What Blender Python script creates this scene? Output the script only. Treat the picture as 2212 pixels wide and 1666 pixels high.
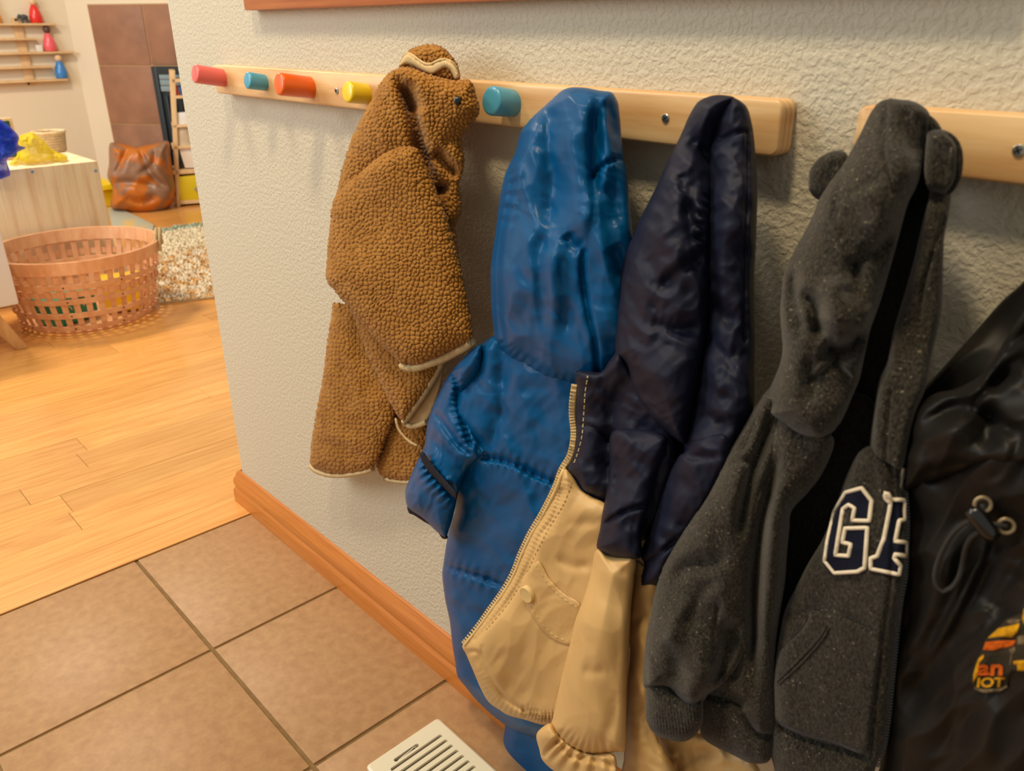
import bpy, bmesh, math, random
import numpy as np
from mathutils import Vector, Matrix
from mathutils.geometry import delaunay_2d_cdt

for o in list(bpy.data.objects): bpy.data.objects.remove(o)
random.seed(7); RNG = np.random.default_rng(11)
SC = bpy.context.scene
COL = SC.collection
PI = math.pi

# ------------------------------------------------------------------ camera
IMW, IMH, FPX = 2212.0, 1666.0, 1764.2
CAM = np.array([0.8219, -0.6280, 0.9693])
YAW, PITCH, ROLL = 0.82296, 0.41418, -0.00617
_f = np.array([-math.sin(YAW)*math.cos(PITCH), math.cos(YAW)*math.cos(PITCH), -math.sin(PITCH)])
_r = np.cross(_f, [0, 0, 1]); _r /= np.linalg.norm(_r); _u = np.cross(_r, _f)
CR = math.cos(ROLL)*_r + math.sin(ROLL)*_u
CU = -math.sin(ROLL)*_r + math.cos(ROLL)*_u
CF = _f
cd = bpy.data.cameras.new('camera'); cam = bpy.data.objects.new('camera', cd); COL.objects.link(cam)
cam.matrix_world = Matrix(((CR[0], CU[0], -CF[0], CAM[0]), (CR[1], CU[1], -CF[1], CAM[1]), (CR[2], CU[2], -CF[2], CAM[2]), (0, 0, 0, 1)))
cd.sensor_fit = 'HORIZONTAL'; cd.sensor_width = 36.0; cd.lens = FPX/IMW*36.0
cd.clip_start = 0.02; cd.clip_end = 60
cd.dof.use_dof = True; cd.dof.focus_distance = 1.05; cd.dof.aperture_fstop = 9.0
SC.camera = cam

# ------------------------------------------------------------------ light
SC.view_settings.view_transform = 'Standard'; SC.view_settings.look = 'None'
SC.view_settings.gamma = 1.0; SC.view_settings.use_curve_mapping = False
SC.view_settings.exposure = 0.0
wd = bpy.data.worlds.new('world'); SC.world = wd; wd.use_nodes = True
wd.node_tree.nodes['Background'].inputs[0].default_value = (1.0, 0.93, 0.80, 1)
wd.node_tree.nodes['Background'].inputs[1].default_value = 0.40
def area(name, loc, target, size, power, color, shape='DISK'):
    l = bpy.data.lights.new(name, 'AREA'); l.shape = shape; l.size = size; l.energy = power; l.color = color
    o = bpy.data.objects.new(name, l); COL.objects.link(o); o.location = loc
    o.rotation_euler = (Vector(target)-Vector(loc)).to_track_quat('-Z', 'Y').to_euler()
    return o
area('hall_ceiling_light', (0.30, -0.74, 2.35), (0.12, -0.25, 0.6), 0.24, 19.5, (1.0, 0.79, 0.50))
area('hall_ceiling_light_far', (-0.75, -0.85, 2.35), (-0.3, -0.2, 0.5), 0.35, 11.0, (1.0, 0.88, 0.70))
area('playroom_window_light', (-2.2, -2.4, 1.9), (-3.0, 1.0, 0.4), 1.6, 74.0, (0.93, 0.96, 1.0), 'SQUARE')
area('playroom_ceiling_light', (-2.9, -0.1, 2.4), (-2.9, 0.3, 0.0), 0.5, 46.0, (1.0, 0.84, 0.62))

# ------------------------------------------------------------------ geometry helpers
def rays(q):
    q = np.atleast_2d(np.asarray(q, float))
    return CF + np.outer((q[:, 0]-IMW/2)/FPX, CR) - np.outer((q[:, 1]-IMH/2)/FPX, CU)
def on(q, ax, v):
    d = rays(q); t = (v-CAM[ax])/d[:, ax]
    return CAM + d*np.asarray(t)[:, None]
def on1(px, py, ax, v): return Vector(on([(px, py)], ax, v)[0])
def on_plane(q, p0, n):
    d = rays(q); n = np.asarray(n, float); t = ((np.asarray(p0, float)-CAM)@n)/(d@n)
    return CAM + d*t[:, None]
def project(P):
    d = np.asarray(P)-CAM; z = d@CF
    return np.stack([IMW/2+FPX*(d@CR)/z, IMH/2-FPX*(d@CU)/z], 1)

def mesh_obj(name, verts, faces, mat, parent=None, smooth=True, bevel=0, sharp=None):
    me = bpy.data.meshes.new(name)
    me.from_pydata([tuple(v) for v in verts], [], [tuple(f) for f in faces]); me.update()
    return link_mesh(name, me, mat, parent, smooth, bevel)
def link_mesh(name, me, mat, parent=None, smooth=True, bevel=0):
    o = bpy.data.objects.new(name, me); COL.objects.link(o)
    if mat is not None and not me.materials: me.materials.append(mat)
    if parent is not None:
        o.parent = parent
        if not getattr(link_mesh, 'local', False):
            me.transform(Matrix.Translation(-parent_origin(parent)))
    bm = bmesh.new(); bm.from_mesh(me); bmesh.ops.recalc_face_normals(bm, faces=bm.faces)
    if bevel: bmesh.ops.bevel(bm, geom=[e for e in bm.edges if e.calc_face_angle(0) > 0.6], offset=bevel, segments=2, profile=0.6, affect='EDGES')
    bm.to_mesh(me); bm.free()
    if smooth:
        for p in me.polygons: p.use_smooth = True
        try: me.set_sharp_from_angle(angle=math.radians(smooth if smooth > 1 else 42))
        except Exception: pass
    return o
def parent_origin(p):
    v = Vector((0, 0, 0))
    while p is not None: v += p.location; p = p.parent
    return v
def tag(o, label=None, cat=None, group=None, kind=None):
    if label: o['label'] = label
    if cat: o['category'] = cat
    if group: o['group'] = group
    if kind: o['kind'] = kind
    return o
def thing(name, label, cat, loc=(0, 0, 0), group=None):
    o = bpy.data.objects.new(name, None); COL.objects.link(o); o.location = loc; o.empty_display_size = 0.05
    return tag(o, label, cat, group)
class MB:
    def __init__(s): s.v = []; s.f = []
    def add(s, v, f):
        n = len(s.v); s.v += [Vector(x) for x in v]; s.f += [tuple(i+n for i in q) for q in f]; return s
    def box(s, a, b, M=None):
        x0, y0, z0 = a; x1, y1, z1 = b
        v = [Vector(p) for p in ((x0,y0,z0),(x1,y0,z0),(x1,y1,z0),(x0,y1,z0),(x0,y0,z1),(x1,y0,z1),(x1,y1,z1),(x0,y1,z1))]
        if M: v = [M@p for p in v]
        return s.add(v, [(0,3,2,1),(4,5,6,7),(0,1,5,4),(1,2,6,5),(2,3,7,6),(3,0,4,7)])
    def tube(s, pts, r, n=8, closed=False):
        pts = [Vector(p) for p in pts]; m = len(pts); rr = r if hasattr(r, '__len__') else [r]*m
        V = []; F = []; prev = None
        for i, p in enumerate(pts):
            a = pts[(i-1) % m] if (closed or i > 0) else p; b = pts[(i+1) % m] if (closed or i < m-1) else p
            t = (b-a).normalized()
            if prev is None:
                prev = t.orthogonal().normalized()
            x = (prev-t*prev.dot(t)); x = x.normalized() if x.length > 1e-6 else t.orthogonal().normalized(); prev = x
            y = t.cross(x)
            V += [p+(x*math.cos(2*PI*k/n)+y*math.sin(2*PI*k/n))*rr[i] for k in range(n)]
        for i in range(m if closed else m-1):
            j = (i+1) % m
            F += [(i*n+k, i*n+(k+1) % n, j*n+(k+1) % n, j*n+k) for k in range(n)]
        if not closed: F += [tuple(range(n-1, -1, -1)), tuple((m-1)*n+k for k in range(n))]
        return s.add(V, F)
    def lathe(s, prof, n=20, M=None, sx=1, sy=1):
        V = []; F = []
        for r, z in prof: V += [Vector((r*math.cos(2*PI*k/n)*sx, r*math.sin(2*PI*k/n)*sy, z)) for k in range(n)]
        m = len(prof)
        for i in range(m-1): F += [(i*n+k, i*n+(k+1) % n, (i+1)*n+(k+1) % n, (i+1)*n+k) for k in range(n)]
        F += [tuple(range(n-1, -1, -1)), tuple((m-1)*n+k for k in range(n))]
        if M: V = [M@v for v in V]
        return s.add(V, F)
    def prism(s, poly, ext):
        n = len(poly); e = Vector(ext); V = [Vector(p) for p in poly]; V += [v+e for v in V]
        return s.add(V, [tuple(range(n)), tuple(range(2*n-1, n-1, -1))]+[(i, (i+1) % n, n+(i+1) % n, n+i) for i in range(n)])
    def build(s, name, mat, parent=None, smooth=True, bevel=0): return mesh_obj(name, s.v, s.f, mat, parent, smooth, bevel)
def frame_to(p, axis, up=(0, 0, 1)):
    z = Vector(axis).normalized(); x = Vector(up).cross(z)
    if x.length < 1e-4: x = Vector((1, 0, 0))
    x.normalize(); y = z.cross(x)
    M = Matrix((x, y, z)).transposed().to_4x4(); M.translation = Vector(p); return M

# ------------------------------------------------------------------ materials
def new_mat(name):
    m = bpy.data.materials.new(name); m.use_nodes = True
    return m, m.node_tree.nodes, m.node_tree.links, m.node_tree.nodes['Principled BSDF']
def lin(c): return tuple((x/12.92 if x <= 0.04045 else ((x+0.055)/1.055)**2.4) for x in (v/255.0 for v in c))
def ramp(nt, fac, stops):
    r = nt.new('ShaderNodeValToRGB'); e = r.color_ramp.elements
    while len(e) < len(stops): e.new(0.5)
    for i, (p, c) in enumerate(stops): e[i].position = p; e[i].color = (*c, 1)
    return r
def mat(name, col, rough=0.6, spec=0.5, var=0.0, scale=20, stretch=(1, 1, 1), bump=0.0, bscale=60, bstretch=(1, 1, 1), bdetail=4, bdist=0.002,
        sheen=0.0, metallic=0.0, col2=None, alpha=1.0, trans=0.0, coat=0.0, rnd=0.0, bias=(0.35, 0.65)):
    m, N, L, b = new_mat(name)
    b.inputs['Roughness'].default_value = rough; b.inputs['Specular IOR Level'].default_value = spec
    b.inputs['Metallic'].default_value = metallic; b.inputs['Alpha'].default_value = alpha
    b.inputs['Transmission Weight'].default_value = trans; b.inputs['Coat Weight'].default_value = coat; b.inputs['Coat Roughness'].default_value = 0.15
    if sheen: b.inputs['Sheen Weight'].default_value = sheen; b.inputs['Sheen Roughness'].default_value = 0.5
    c1 = lin(col); c2 = lin(col2) if col2 else tuple(x*(1-var) for x in c1)
    tc = N.new('ShaderNodeTexCoord'); vec = tc.outputs['Object']
    oi = None
    if rnd:
        oi = N.new('ShaderNodeObjectInfo'); mu = N.new('ShaderNodeVectorMath'); mu.operation = 'ADD'
        sc = N.new('ShaderNodeMath'); sc.operation = 'MULTIPLY'; sc.inputs[1].default_value = 37.0
        L.new(oi.outputs['Random'], sc.inputs[0]); L.new(vec, mu.inputs[0]); L.new(sc.outputs[0], mu.inputs[1]); vec = mu.outputs[0]
    if var or col2:
        mp = N.new('ShaderNodeMapping'); mp.inputs['Scale'].default_value = stretch; L.new(vec, mp.inputs['Vector'])
        ns = N.new('ShaderNodeTexNoise'); ns.inputs['Scale'].default_value = scale; ns.inputs['Detail'].default_value = 6; ns.inputs['Roughness'].default_value = 0.6
        L.new(mp.outputs[0], ns.inputs['Vector'])
        rp = ramp(N, None, [(bias[0], c2), (bias[1], c1)]); L.new(ns.outputs['Fac'], rp.inputs['Fac'])
        out = rp.outputs['Color']
        if rnd:
            hs = N.new('ShaderNodeHueSaturation'); mr = N.new('ShaderNodeMapRange'); mr.inputs['To Min'].default_value = 1-rnd; mr.inputs['To Max'].default_value = 1+rnd
            L.new(oi.outputs['Random'], mr.inputs['Value']); L.new(mr.outputs[0], hs.inputs['Value']); L.new(out, hs.inputs['Color']); out = hs.outputs['Color']
        L.new(out, b.inputs['Base Color'])
    else: b.inputs['Base Color'].default_value = (*c1, 1)
    if bump:
        mp = N.new('ShaderNodeMapping'); mp.inputs['Scale'].default_value = bstretch; L.new(vec, mp.inputs['Vector'])
        ns = N.new('ShaderNodeTexNoise'); ns.inputs['Scale'].default_value = bscale; ns.inputs['Detail'].default_value = bdetail; L.new(mp.outputs[0], ns.inputs['Vector'])
        bp = N.new('ShaderNodeBump'); bp.inputs['Strength'].default_value = bump; bp.inputs['Distance'].default_value = bdist
        L.new(ns.outputs['Fac'], bp.inputs['Height']); L.new(bp.outputs[0], b.inputs['Normal'])
    return m
def heather(name, c1, c2, fleck, amt=0.63):
    m, N, L, b = new_mat(name)
    b.inputs['Roughness'].default_value = 1.0; b.inputs['Specular IOR Level'].default_value = 0.1
    b.inputs['Sheen Weight'].default_value = 0.15
    tc = N.new('ShaderNodeTexCoord')
    n1 = N.new('ShaderNodeTexNoise'); n1.inputs['Scale'].default_value = 620; n1.inputs['Detail'].default_value = 3
    mp = N.new('ShaderNodeMapping'); mp.inputs['Scale'].default_value = (1, 1, 0.55); L.new(tc.outputs['Object'], mp.inputs['Vector'])
    L.new(mp.outputs[0], n1.inputs['Vector'])
    r1 = ramp(N, None, [(0.36, lin(c1)), (0.66, lin(c2))]); L.new(n1.outputs['Fac'], r1.inputs['Fac'])
    n2 = N.new('ShaderNodeTexNoise'); n2.inputs['Scale'].default_value = 420; n2.inputs['Detail'].default_value = 1; L.new(tc.outputs['Object'], n2.inputs['Vector'])
    r2 = ramp(N, None, [(amt, (0, 0, 0)), (amt+0.09, (1, 1, 1))]); L.new(n2.outputs['Fac'], r2.inputs['Fac'])
    mx = N.new('ShaderNodeMix'); mx.data_type = 'RGBA'; mx.inputs[7].default_value = (*lin(fleck), 1)
    L.new(r2.outputs['Color'], mx.inputs[0]); L.new(r1.outputs['Color'], mx.inputs[6]); L.new(mx.outputs[2], b.inputs['Base Color'])
    n3 = N.new('ShaderNodeTexNoise'); n3.inputs['Scale'].default_value = 500; L.new(tc.outputs['Object'], n3.inputs['Vector'])
    bp = N.new('ShaderNodeBump'); bp.inputs['Strength'].default_value = 0.5; bp.inputs['Distance'].default_value = 0.0012
    L.new(n3.outputs['Fac'], bp.inputs['Height']); L.new(bp.outputs[0], b.inputs['Normal'])
    return m
def ribbed(name, col, dirn, freq, rough=0.9, strength=0.6):
    m, N, L, b = new_mat(name)
    b.inputs['Roughness'].default_value = rough; b.inputs['Specular IOR Level'].default_value = 0.15
    b.inputs['Base Color'].default_value = (*lin(col), 1)
    tc = N.new('ShaderNodeTexCoord'); mp = N.new('ShaderNodeMapping'); L.new(tc.outputs['Object'], mp.inputs['Vector'])
    mp.inputs['Rotation'].default_value = dirn
    w = N.new('ShaderNodeTexWave'); w.inputs['Scale'].default_value = freq; w.inputs['Distortion'].default_value = 0.6; L.new(mp.outputs[0], w.inputs['Vector'])
    bp = N.new('ShaderNodeBump'); bp.inputs['Strength'].default_value = strength; bp.inputs['Distance'].default_value = 0.001
    L.new(w.outputs['Fac'], bp.inputs['Height']); L.new(bp.outputs[0], b.inputs['Normal'])
    return m
def plaster(name, col):
    m, N, L, b = new_mat(name); b.inputs['Roughness'].default_value = 0.55; b.inputs['Specular IOR Level'].default_value = 0.35
    b.inputs['Base Color'].default_value = (*lin(col), 1)
    tc = N.new('ShaderNodeTexCoord')
    n1 = N.new('ShaderNodeTexNoise'); n1.inputs['Scale'].default_value = 175; n1.inputs['Detail'].default_value = 2.5; n1.inputs['Distortion'].default_value = 0.35
    n2 = N.new('ShaderNodeTexNoise'); n2.inputs['Scale'].default_value = 380; n2.inputs['Detail'].default_value = 2
    L.new(tc.outputs['Object'], n1.inputs['Vector']); L.new(tc.outputs['Object'], n2.inputs['Vector'])
    r = ramp(N, None, [(0.40, (0, 0, 0)), (0.60, (1, 1, 1))]); L.new(n1.outputs['Fac'], r.inputs['Fac'])
    ma = N.new('ShaderNodeMath'); ma.operation = 'MULTIPLY_ADD'; ma.inputs[1].default_value = 0.22
    L.new(n2.outputs['Fac'], ma.inputs[0]); L.new(r.outputs['Color'], ma.inputs[2])
    bp = N.new('ShaderNodeBump'); bp.inputs['Strength'].default_value = 0.5; bp.inputs['Distance'].default_value = 0.0012
    L.new(ma.outputs[0], bp.inputs['Height']); L.new(bp.outputs[0], b.inputs['Normal'])
    return m

M_WALL = plaster('wall_paint', (202, 194, 172))
M_WALL2 = mat('wall_paint_far', (226, 212, 186), 0.7, bump=0.2, bscale=90, bdist=0.002)
M_BASE = mat('honey_oak_trim', (204, 128, 52), 0.30, 0.5, col2=(188, 110, 40), scale=9, stretch=(1, 30, 30), coat=0.3)
M_FRAME = mat('red_oak_frame', (186, 108, 52), 0.4, col2=(160, 84, 36), scale=6, stretch=(1, 30, 30))
M_PINE = mat('pine_rail', (232, 194, 140), 0.42, 0.45, col2=(204, 150, 90), scale=2.6, stretch=(1.6, 6, 20), coat=0.15, bias=(0.3, 0.62))
M_PINE2 = mat('pine_panel', (248, 228, 190), 0.55, col2=(226, 192, 146), scale=4.0, stretch=(6, 9, 0.7), bias=(0.28, 0.55))
M_PINE3 = mat('pale_wood', (226, 192, 146), 0.55, col2=(212, 174, 124), scale=8, stretch=(3, 3, 1))
M_TILE = mat('stone_tile', (182, 142, 100), 0.42, 0.35, col2=(162, 122, 84), scale=60, bump=0.12, bscale=160, bdist=0.001, rnd=0.04, bias=(0.3, 0.7))
M_TILE2 = mat('hearth_tile', (160, 116, 90), 0.5, 0.4, col2=(136, 98, 76), scale=7, rnd=0.05, bias=(0.3, 0.7))
M_GROUT = mat('grout', (140, 112, 74), 0.95, 0.1, var=0.2, scale=60)
M_GROUT2 = mat('hearth_grout', (188, 150, 110), 0.95, 0.1)
M_PLANK = mat('oak_plank', (232, 172, 96), 0.24, 0.5, col2=(208, 142, 68), scale=5, stretch=(22, 1.0, 5), coat=0.35, rnd=0.11, bump=0.04, bscale=40, bstretch=(12, 1, 1), bias=(0.3, 0.66))
M_SUB = mat('floor_joint', (84, 50, 24), 0.8)
M_WHITE = mat('white_enamel', (226, 216, 190), 0.35, 0.5)
M_DARK = mat('vent_dark', (26, 28, 20), 0.8)
M_STEEL = mat('zinc_screw', (186, 186, 178), 0.3, metallic=0.9)
def paint(n, c): return mat(n, c, 0.3, 0.5, coat=0.25)
P_RED, P_TEAL, P_ORANGE, P_YEL = paint('red_paint', (230, 104, 98)), paint('teal_paint', (78, 160, 190)), paint('orange_paint', (232, 100, 14)), paint('yellow_paint', (236, 204, 24))
M_SHERPA = mat('sherpa_fleece', (162, 114, 52), 1.0, 0.03, col2=(146, 98, 38), scale=35, sheen=0.12)
M_TWILL = ribbed('beige_twill', (206, 180, 134), (0.4, 0.7, 0.9), 190)
M_LINING = mat('tan_lining', (188, 160, 116), 0.8, 0.2)
M_BLUE = mat('blue_nylon', (0, 77, 129), 0.36, 0.17, bump=0.10, bscale=30, bdist=0.003, bdetail=2, bstretch=(1, 1, 0.6), var=0.08, scale=30)
M_BAND = mat('black_binding', (34, 34, 44), 0.8, 0.2)
M_NAVY = mat('navy_nylon', (20, 24, 44), 0.55, 0.20, bump=0.10, bscale=24, bdist=0.003, bdetail=2)
M_TAN = mat('tan_nylon', (208, 171, 112), 0.45, 0.4, bump=0.10, bscale=28, bdist=0.003, bdetail=2, bstretch=(1, 1, 0.5), var=0.06, scale=20)
M_STITCH = mat('beige_thread', (206, 184, 130), 0.8)
M_ZIPB = mat('beige_zipper', (214, 184, 124), 0.5)
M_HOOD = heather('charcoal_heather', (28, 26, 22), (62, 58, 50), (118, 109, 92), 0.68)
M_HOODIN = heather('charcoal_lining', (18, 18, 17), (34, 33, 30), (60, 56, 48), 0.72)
M_RIB = ribbed('charcoal_rib', (60, 57, 49), (0, 0, 0.6), 150, 1.0, 0.7)
M_NAVYFELT = mat('navy_felt', (26, 28, 42), 0.95, 0.1, bump=0.3, bscale=600)
M_CREAM = mat('cream_piping', (232, 218, 192), 0.9, 0.1, bump=0.4, bscale=500, bdist=0.001)
M_BLACK = mat('black_nylon', (22, 20, 18), 0.5, 0.25, bump=0.08, bscale=20, bdist=0.004, bdetail=2)
M_CORD = mat('black_cord', (40, 40, 38), 0.6)
M_GROM = mat('aged_grommet', (150, 132, 104), 0.4, metallic=0.6)
M_GLOSS = mat('glossy_black', (20, 20, 20), 0.15, 0.6)

# ------------------------------------------------------------------ cloth panels: a closed, padded solid per garment piece
def catmull(pts, step, closed=True):
    P = np.asarray(pts, float); n = len(P); out = []
    rng = range(n if closed else n-1)
    for i in rng:
        p1, p2 = P[i], P[(i+1) % n]
        p0 = P[i-1] if (closed or i > 0) else p1; p3 = P[(i+2) % n] if (closed or i < n-2) else p2
        L = np.linalg.norm(p2-p1); k = max(1, int(round(L/step)))
        t = np.arange(k)[:, None]/k
        m1 = (p2-p0)*0.5; m2 = (p3-p1)*0.5
        for mm in (m1, m2):
            l = np.linalg.norm(mm)
            if l > L: mm *= L/l
        out.append((2*t**3-3*t**2+1)*p1+(t**3-2*t**2+t)*m1+(-2*t**3+3*t**2)*p2+(t**3-t**2)*m2)
    if not closed: out.append(P[-1:])
    return np.concatenate(out)
def near(Q, poly, closed=False):
    P = np.asarray(poly, float); A = P if closed else P[:-1]; B = np.roll(P, -1, 0) if closed else P[1:]
    D = B-A; L2 = (D**2).sum(1)+1e-9; Ls = np.sqrt(L2); cum = np.concatenate([[0], np.cumsum(Ls)])[:-1]
    dist = np.empty(len(Q)); sgn = np.empty(len(Q)); s = np.empty(len(Q))
    for c in range(0, len(Q), 4000):
        q = Q[c:c+4000][:, None, :]-A[None]
        t = np.clip((q*D).sum(2)/L2, 0, 1); e = q-t[..., None]*D; d2 = (e**2).sum(2); k = d2.argmin(1); I = np.arange(len(k))
        dist[c:c+4000] = np.sqrt(d2[I, k]); cr = D[k, 0]*q[I, k, 1]-D[k, 1]*q[I, k, 0]; sgn[c:c+4000] = np.sign(cr)
        s[c:c+4000] = cum[k]+t[I, k]*Ls[k]
    return dist, sgn, s, Ls.sum()
def hash2(i, j, s): 
    v = np.sin(i*127.1+j*311.7+s*74.7)*43758.5453; return v-np.floor(v)
def vnoise(x, y, s=0):
    i, j = np.floor(x), np.floor(y); u, v = x-i, y-j; u = u*u*(3-2*u); v = v*v*(3-2*v)
    return (hash2(i, j, s)*(1-u)+hash2(i+1, j, s)*u)*(1-v)+(hash2(i, j+1, s)*(1-u)+hash2(i+1, j+1, s)*u)*v
def inside(Q, P):
    x, y = Q[:, 0], Q[:, 1]; r = np.zeros(len(Q), bool); n = len(P)
    for i in range(n):
        x1, y1 = P[i]; x2, y2 = P[(i+1) % n]
        if y1 == y2: continue
        c = ((y1 > y) != (y2 > y)) & (x < (x2-x1)*(y-y1)/(y2-y1)+x1); r ^= c
    return r
def fill(P, sp):
    lo, hi = P.min(0), P.max(0)
    gx, gy = np.meshgrid(np.arange(lo[0], hi[0]+sp, sp), np.arange(lo[1], hi[1]+sp, sp*0.866))
    gx[1::2] += sp/2
    G = np.stack([gx.ravel(), gy.ravel()], 1); G = G+RNG.uniform(-0.12, 0.12, G.shape)*sp
    G = G[inside(G, P)]
    if len(G): G = G[near(G, P, True)[0] > 0.55*sp]
    V = np.concatenate([P, G]); n = len(P)
    res = delaunay_2d_cdt([Vector(v) for v in V], [], [list(range(n))], 1, 1e-5)
    return np.array([tuple(v) for v in res[0]]), [tuple(f) for f in res[2]]
class Panel: pass
def crinkle(Q, c, amp, ang, st, s):
    # crumpled facets: cones around scattered points, stretched along one direction
    w = np.stack([vnoise(Q[:, 0]/70, Q[:, 1]/70, s), vnoise(Q[:, 0]/70, Q[:, 1]/70, s+3)], 1)*40
    q = Q+w; ca, sa = math.cos(ang), math.sin(ang)
    X = (q[:, 0]*ca+q[:, 1]*sa)/st; Y = -q[:, 0]*sa+q[:, 1]*ca
    gx, gy = np.floor(X/c), np.floor(Y/c); F1 = np.full(len(Q), 9e9)
    for a in (-1, 0, 1):
        for b in (-1, 0, 1):
            i, j = gx+a, gy+b
            F1 = np.minimum(F1, np.hypot(X-(i+hash2(i, j, s))*c, Y-(j+hash2(i, j, s+9))*c)+c*0.5*hash2(i, j, s+4))
    return amp*(F1/c-0.6)
def lumps(Q, c, s=3):
    g = np.floor(Q/c); F1 = np.full(len(Q), 9e9); F2 = F1.copy()
    for a in (-2, -1, 0, 1, 2):
        for b in (-2, -1, 0, 1, 2):
            i, j = g[:, 0]+a, g[:, 1]+b
            x = (i+0.08+0.84*hash2(i, j, s))*c; y = (j+0.08+0.84*hash2(i, j, s+9))*c
            d = np.hypot(Q[:, 0]-x, Q[:, 1]-y); n = d < F1
            F2 = np.where(n, F1, np.minimum(F2, d)); F1 = np.where(n, d, F1)
    e = np.clip((F2-F1)/(0.50*c), 0, 1); return (1-(1-e)**2)**0.7-0.30*np.clip(F1/c, 0, 1)**2
def panel(name, outline, depth, puff, m, parent, R=45, back=None, sp=5, creases=(), noise=(), mapf=None, lump=None, fuzz=0, smooth_outline=True, prof=0.5, edge=0.0):
    P = catmull(outline, sp*1.0) if smooth_outline else np.asarray(outline, float)
    if not smooth_outline:
        P = catmull_lin(P, sp)
    if fuzz: P = P+RNG.normal(0, fuzz, P.shape)
    V, F = fill(P, sp)
    d, _, _, _ = near(V, P, True)
    base = surface_base(V, depth, mapf)
    ctr = base.mean(0); n = CAM-ctr; n /= np.linalg.norm(n)
    t = np.clip(d/R, 0, 1); pr = (1-(1-t)**2)**prof
    h = puff*pr
    bnd = d < 1e-3*sp
    k = np.clip(d/(R*0.35), 0, 1)
    add = np.zeros(len(V))
    for cr in creases:
        kind, pts = cr[0], catmull(cr[1], 8, False); dd, sg, s, Lt = near(V, pts)
        fade = np.clip(np.minimum(s, Lt-s)/(0.22*Lt)+0.12, 0, 1)
        if kind == 'v': add -= 0.85*cr[3]*np.exp(-(dd/(cr[2]*(1.0 if lump else 1.1 if m is M_HOOD else 1.45)))**2)*fade
        elif kind == 'r': add += cr[3]*np.exp(-(dd/cr[2])**2)*fade
        elif kind == 'V': add -= cr[3]*np.exp(-(dd/cr[2])**2)
        elif kind == 'f': add += cr[3]*(1/(1+np.exp(-np.clip(sg*dd/cr[2], -30, 30))))*np.exp(-dd/cr[4])*fade
        elif kind == 'p': add += cr[3]*np.cos(2*PI*s/cr[4]+2.2*np.sin(s/37.0))*np.exp(-(dd/cr[2])**2)
    for (wl, amp, ang, st, sd) in noise:
        if amp < 0:
            add += crinkle(V, wl, -amp, ang, st, sd); continue
        c, s_ = math.cos(ang), math.sin(ang)
        x = (V[:, 0]*c+V[:, 1]*s_)/(wl*st); y = (-V[:, 0]*s_+V[:, 1]*c)/wl
        w = vnoise(x, y, sd); w = 1-np.abs(2*vnoise(x*0.9+0.35*w, y*0.9+0.8*w, sd+5)-1)
        add += amp*(w-0.5)
    h = h+add*k
    if lump: h = h+lump[1]*lumps(V+6*np.stack([vnoise(V[:, 0]/60, V[:, 1]/60, 1), vnoise(V[:, 0]/60, V[:, 1]/60, 2)], 1), lump[0])*np.clip(d/4, 0.0, 1)
    h = h+edge*np.clip(d/2, 0, 1)
    bk = (puff*0.6 if back is None else back)
    hb = bk*pr
    front = base+n*h[:, None]
    inner = np.where(d > 0.01)[0]
    bidx = np.full(len(V), -1); bidx[inner] = len(V)+np.arange(len(inner))
    backv = base[inner]-n*hb[inner][:, None]
    mp = lambda i: int(bidx[i]) if bidx[i] >= 0 else int(i)
    faces = list(F)+[tuple(mp(i) for i in reversed(f)) for f in F]
    faces = [f for f in faces if len(set(f)) > 2]
    allv = np.concatenate([front, backv])
    o = None
    if m is not None: o = mesh_obj(name, allv, faces, m, parent, smooth=170)
    R_ = Panel(); R_.o = o; R_.P = front; R_.Q = project(front); R_.n = n; return R_
def catmull_lin(P, sp):
    out = []
    for i in range(len(P)):
        a, b = P[i], P[(i+1) % len(P)]; k = max(1, int(np.linalg.norm(b-a)/sp)); out.append(a+(b-a)*(np.arange(k)/k)[:, None])
    return np.concatenate(out)
def surface_base(V, depth, mapf=None):
    if mapf is not None: return mapf(V)
    if np.isscalar(depth): dd = np.full(len(V), float(depth))
    else:
        C = np.asarray(depth, float); w = 1.0/(((V[:, None, :]-C[None, :, :2])**2).sum(2)+900.0)**1.5
        dd = (w*C[:, 2]).sum(1)/w.sum(1)
    return on(V, 1, -dd)
def surf(p, q):
    q = np.atleast_2d(np.asarray(q, float)); out = []
    for a in q:
        d2 = ((p.Q-a)**2).sum(1); k = np.argpartition(d2, 6)[:6]; w = 1/(d2[k]+4.0)
        pt = (p.P[k]*w[:, None]).sum(0)/w.sum()
        # slide to the exact picture position at the same distance
        r = rays(a)[0]; out.append(CAM+r*(((pt-CAM)@CF)/(r@CF)))
    return np.array(out)
def on_tube(name, p, pts, r, m, parent, lift=0.0, closed=False, step=6, n=6, smooth_line=True):
    Q = catmull(pts, step, closed) if smooth_line else np.asarray(pts, float)
    W = surf(p, Q)+p.n*lift
    return MB().tube(W, r, n, closed).build(name, m, parent, 80)
def decal(name, p, outline, lift, m, parent, sp=4, puff=0.0, sm=True, R=10):
    P = catmull(outline, sp) if sm else catmull_lin(np.asarray(outline, float), sp)
    V, F = fill(P, sp); W = surf(p, V); d = near(V, P, True)[0]
    top = W+p.n*(lift+puff*np.sqrt(1-(1-np.clip(d/R, 0, 1))**2))[:, None]
    n = len(P); lo = W[:n]-p.n*0.002; N = len(V)
    # the outline vertices are the first n
    faces = list(F)+[(i, (i+1) % n, N+(i+1) % n, N+i) for i in range(n)]
    return mesh_obj(name, np.concatenate([top, lo]), faces, m, parent, smooth=50)
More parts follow.
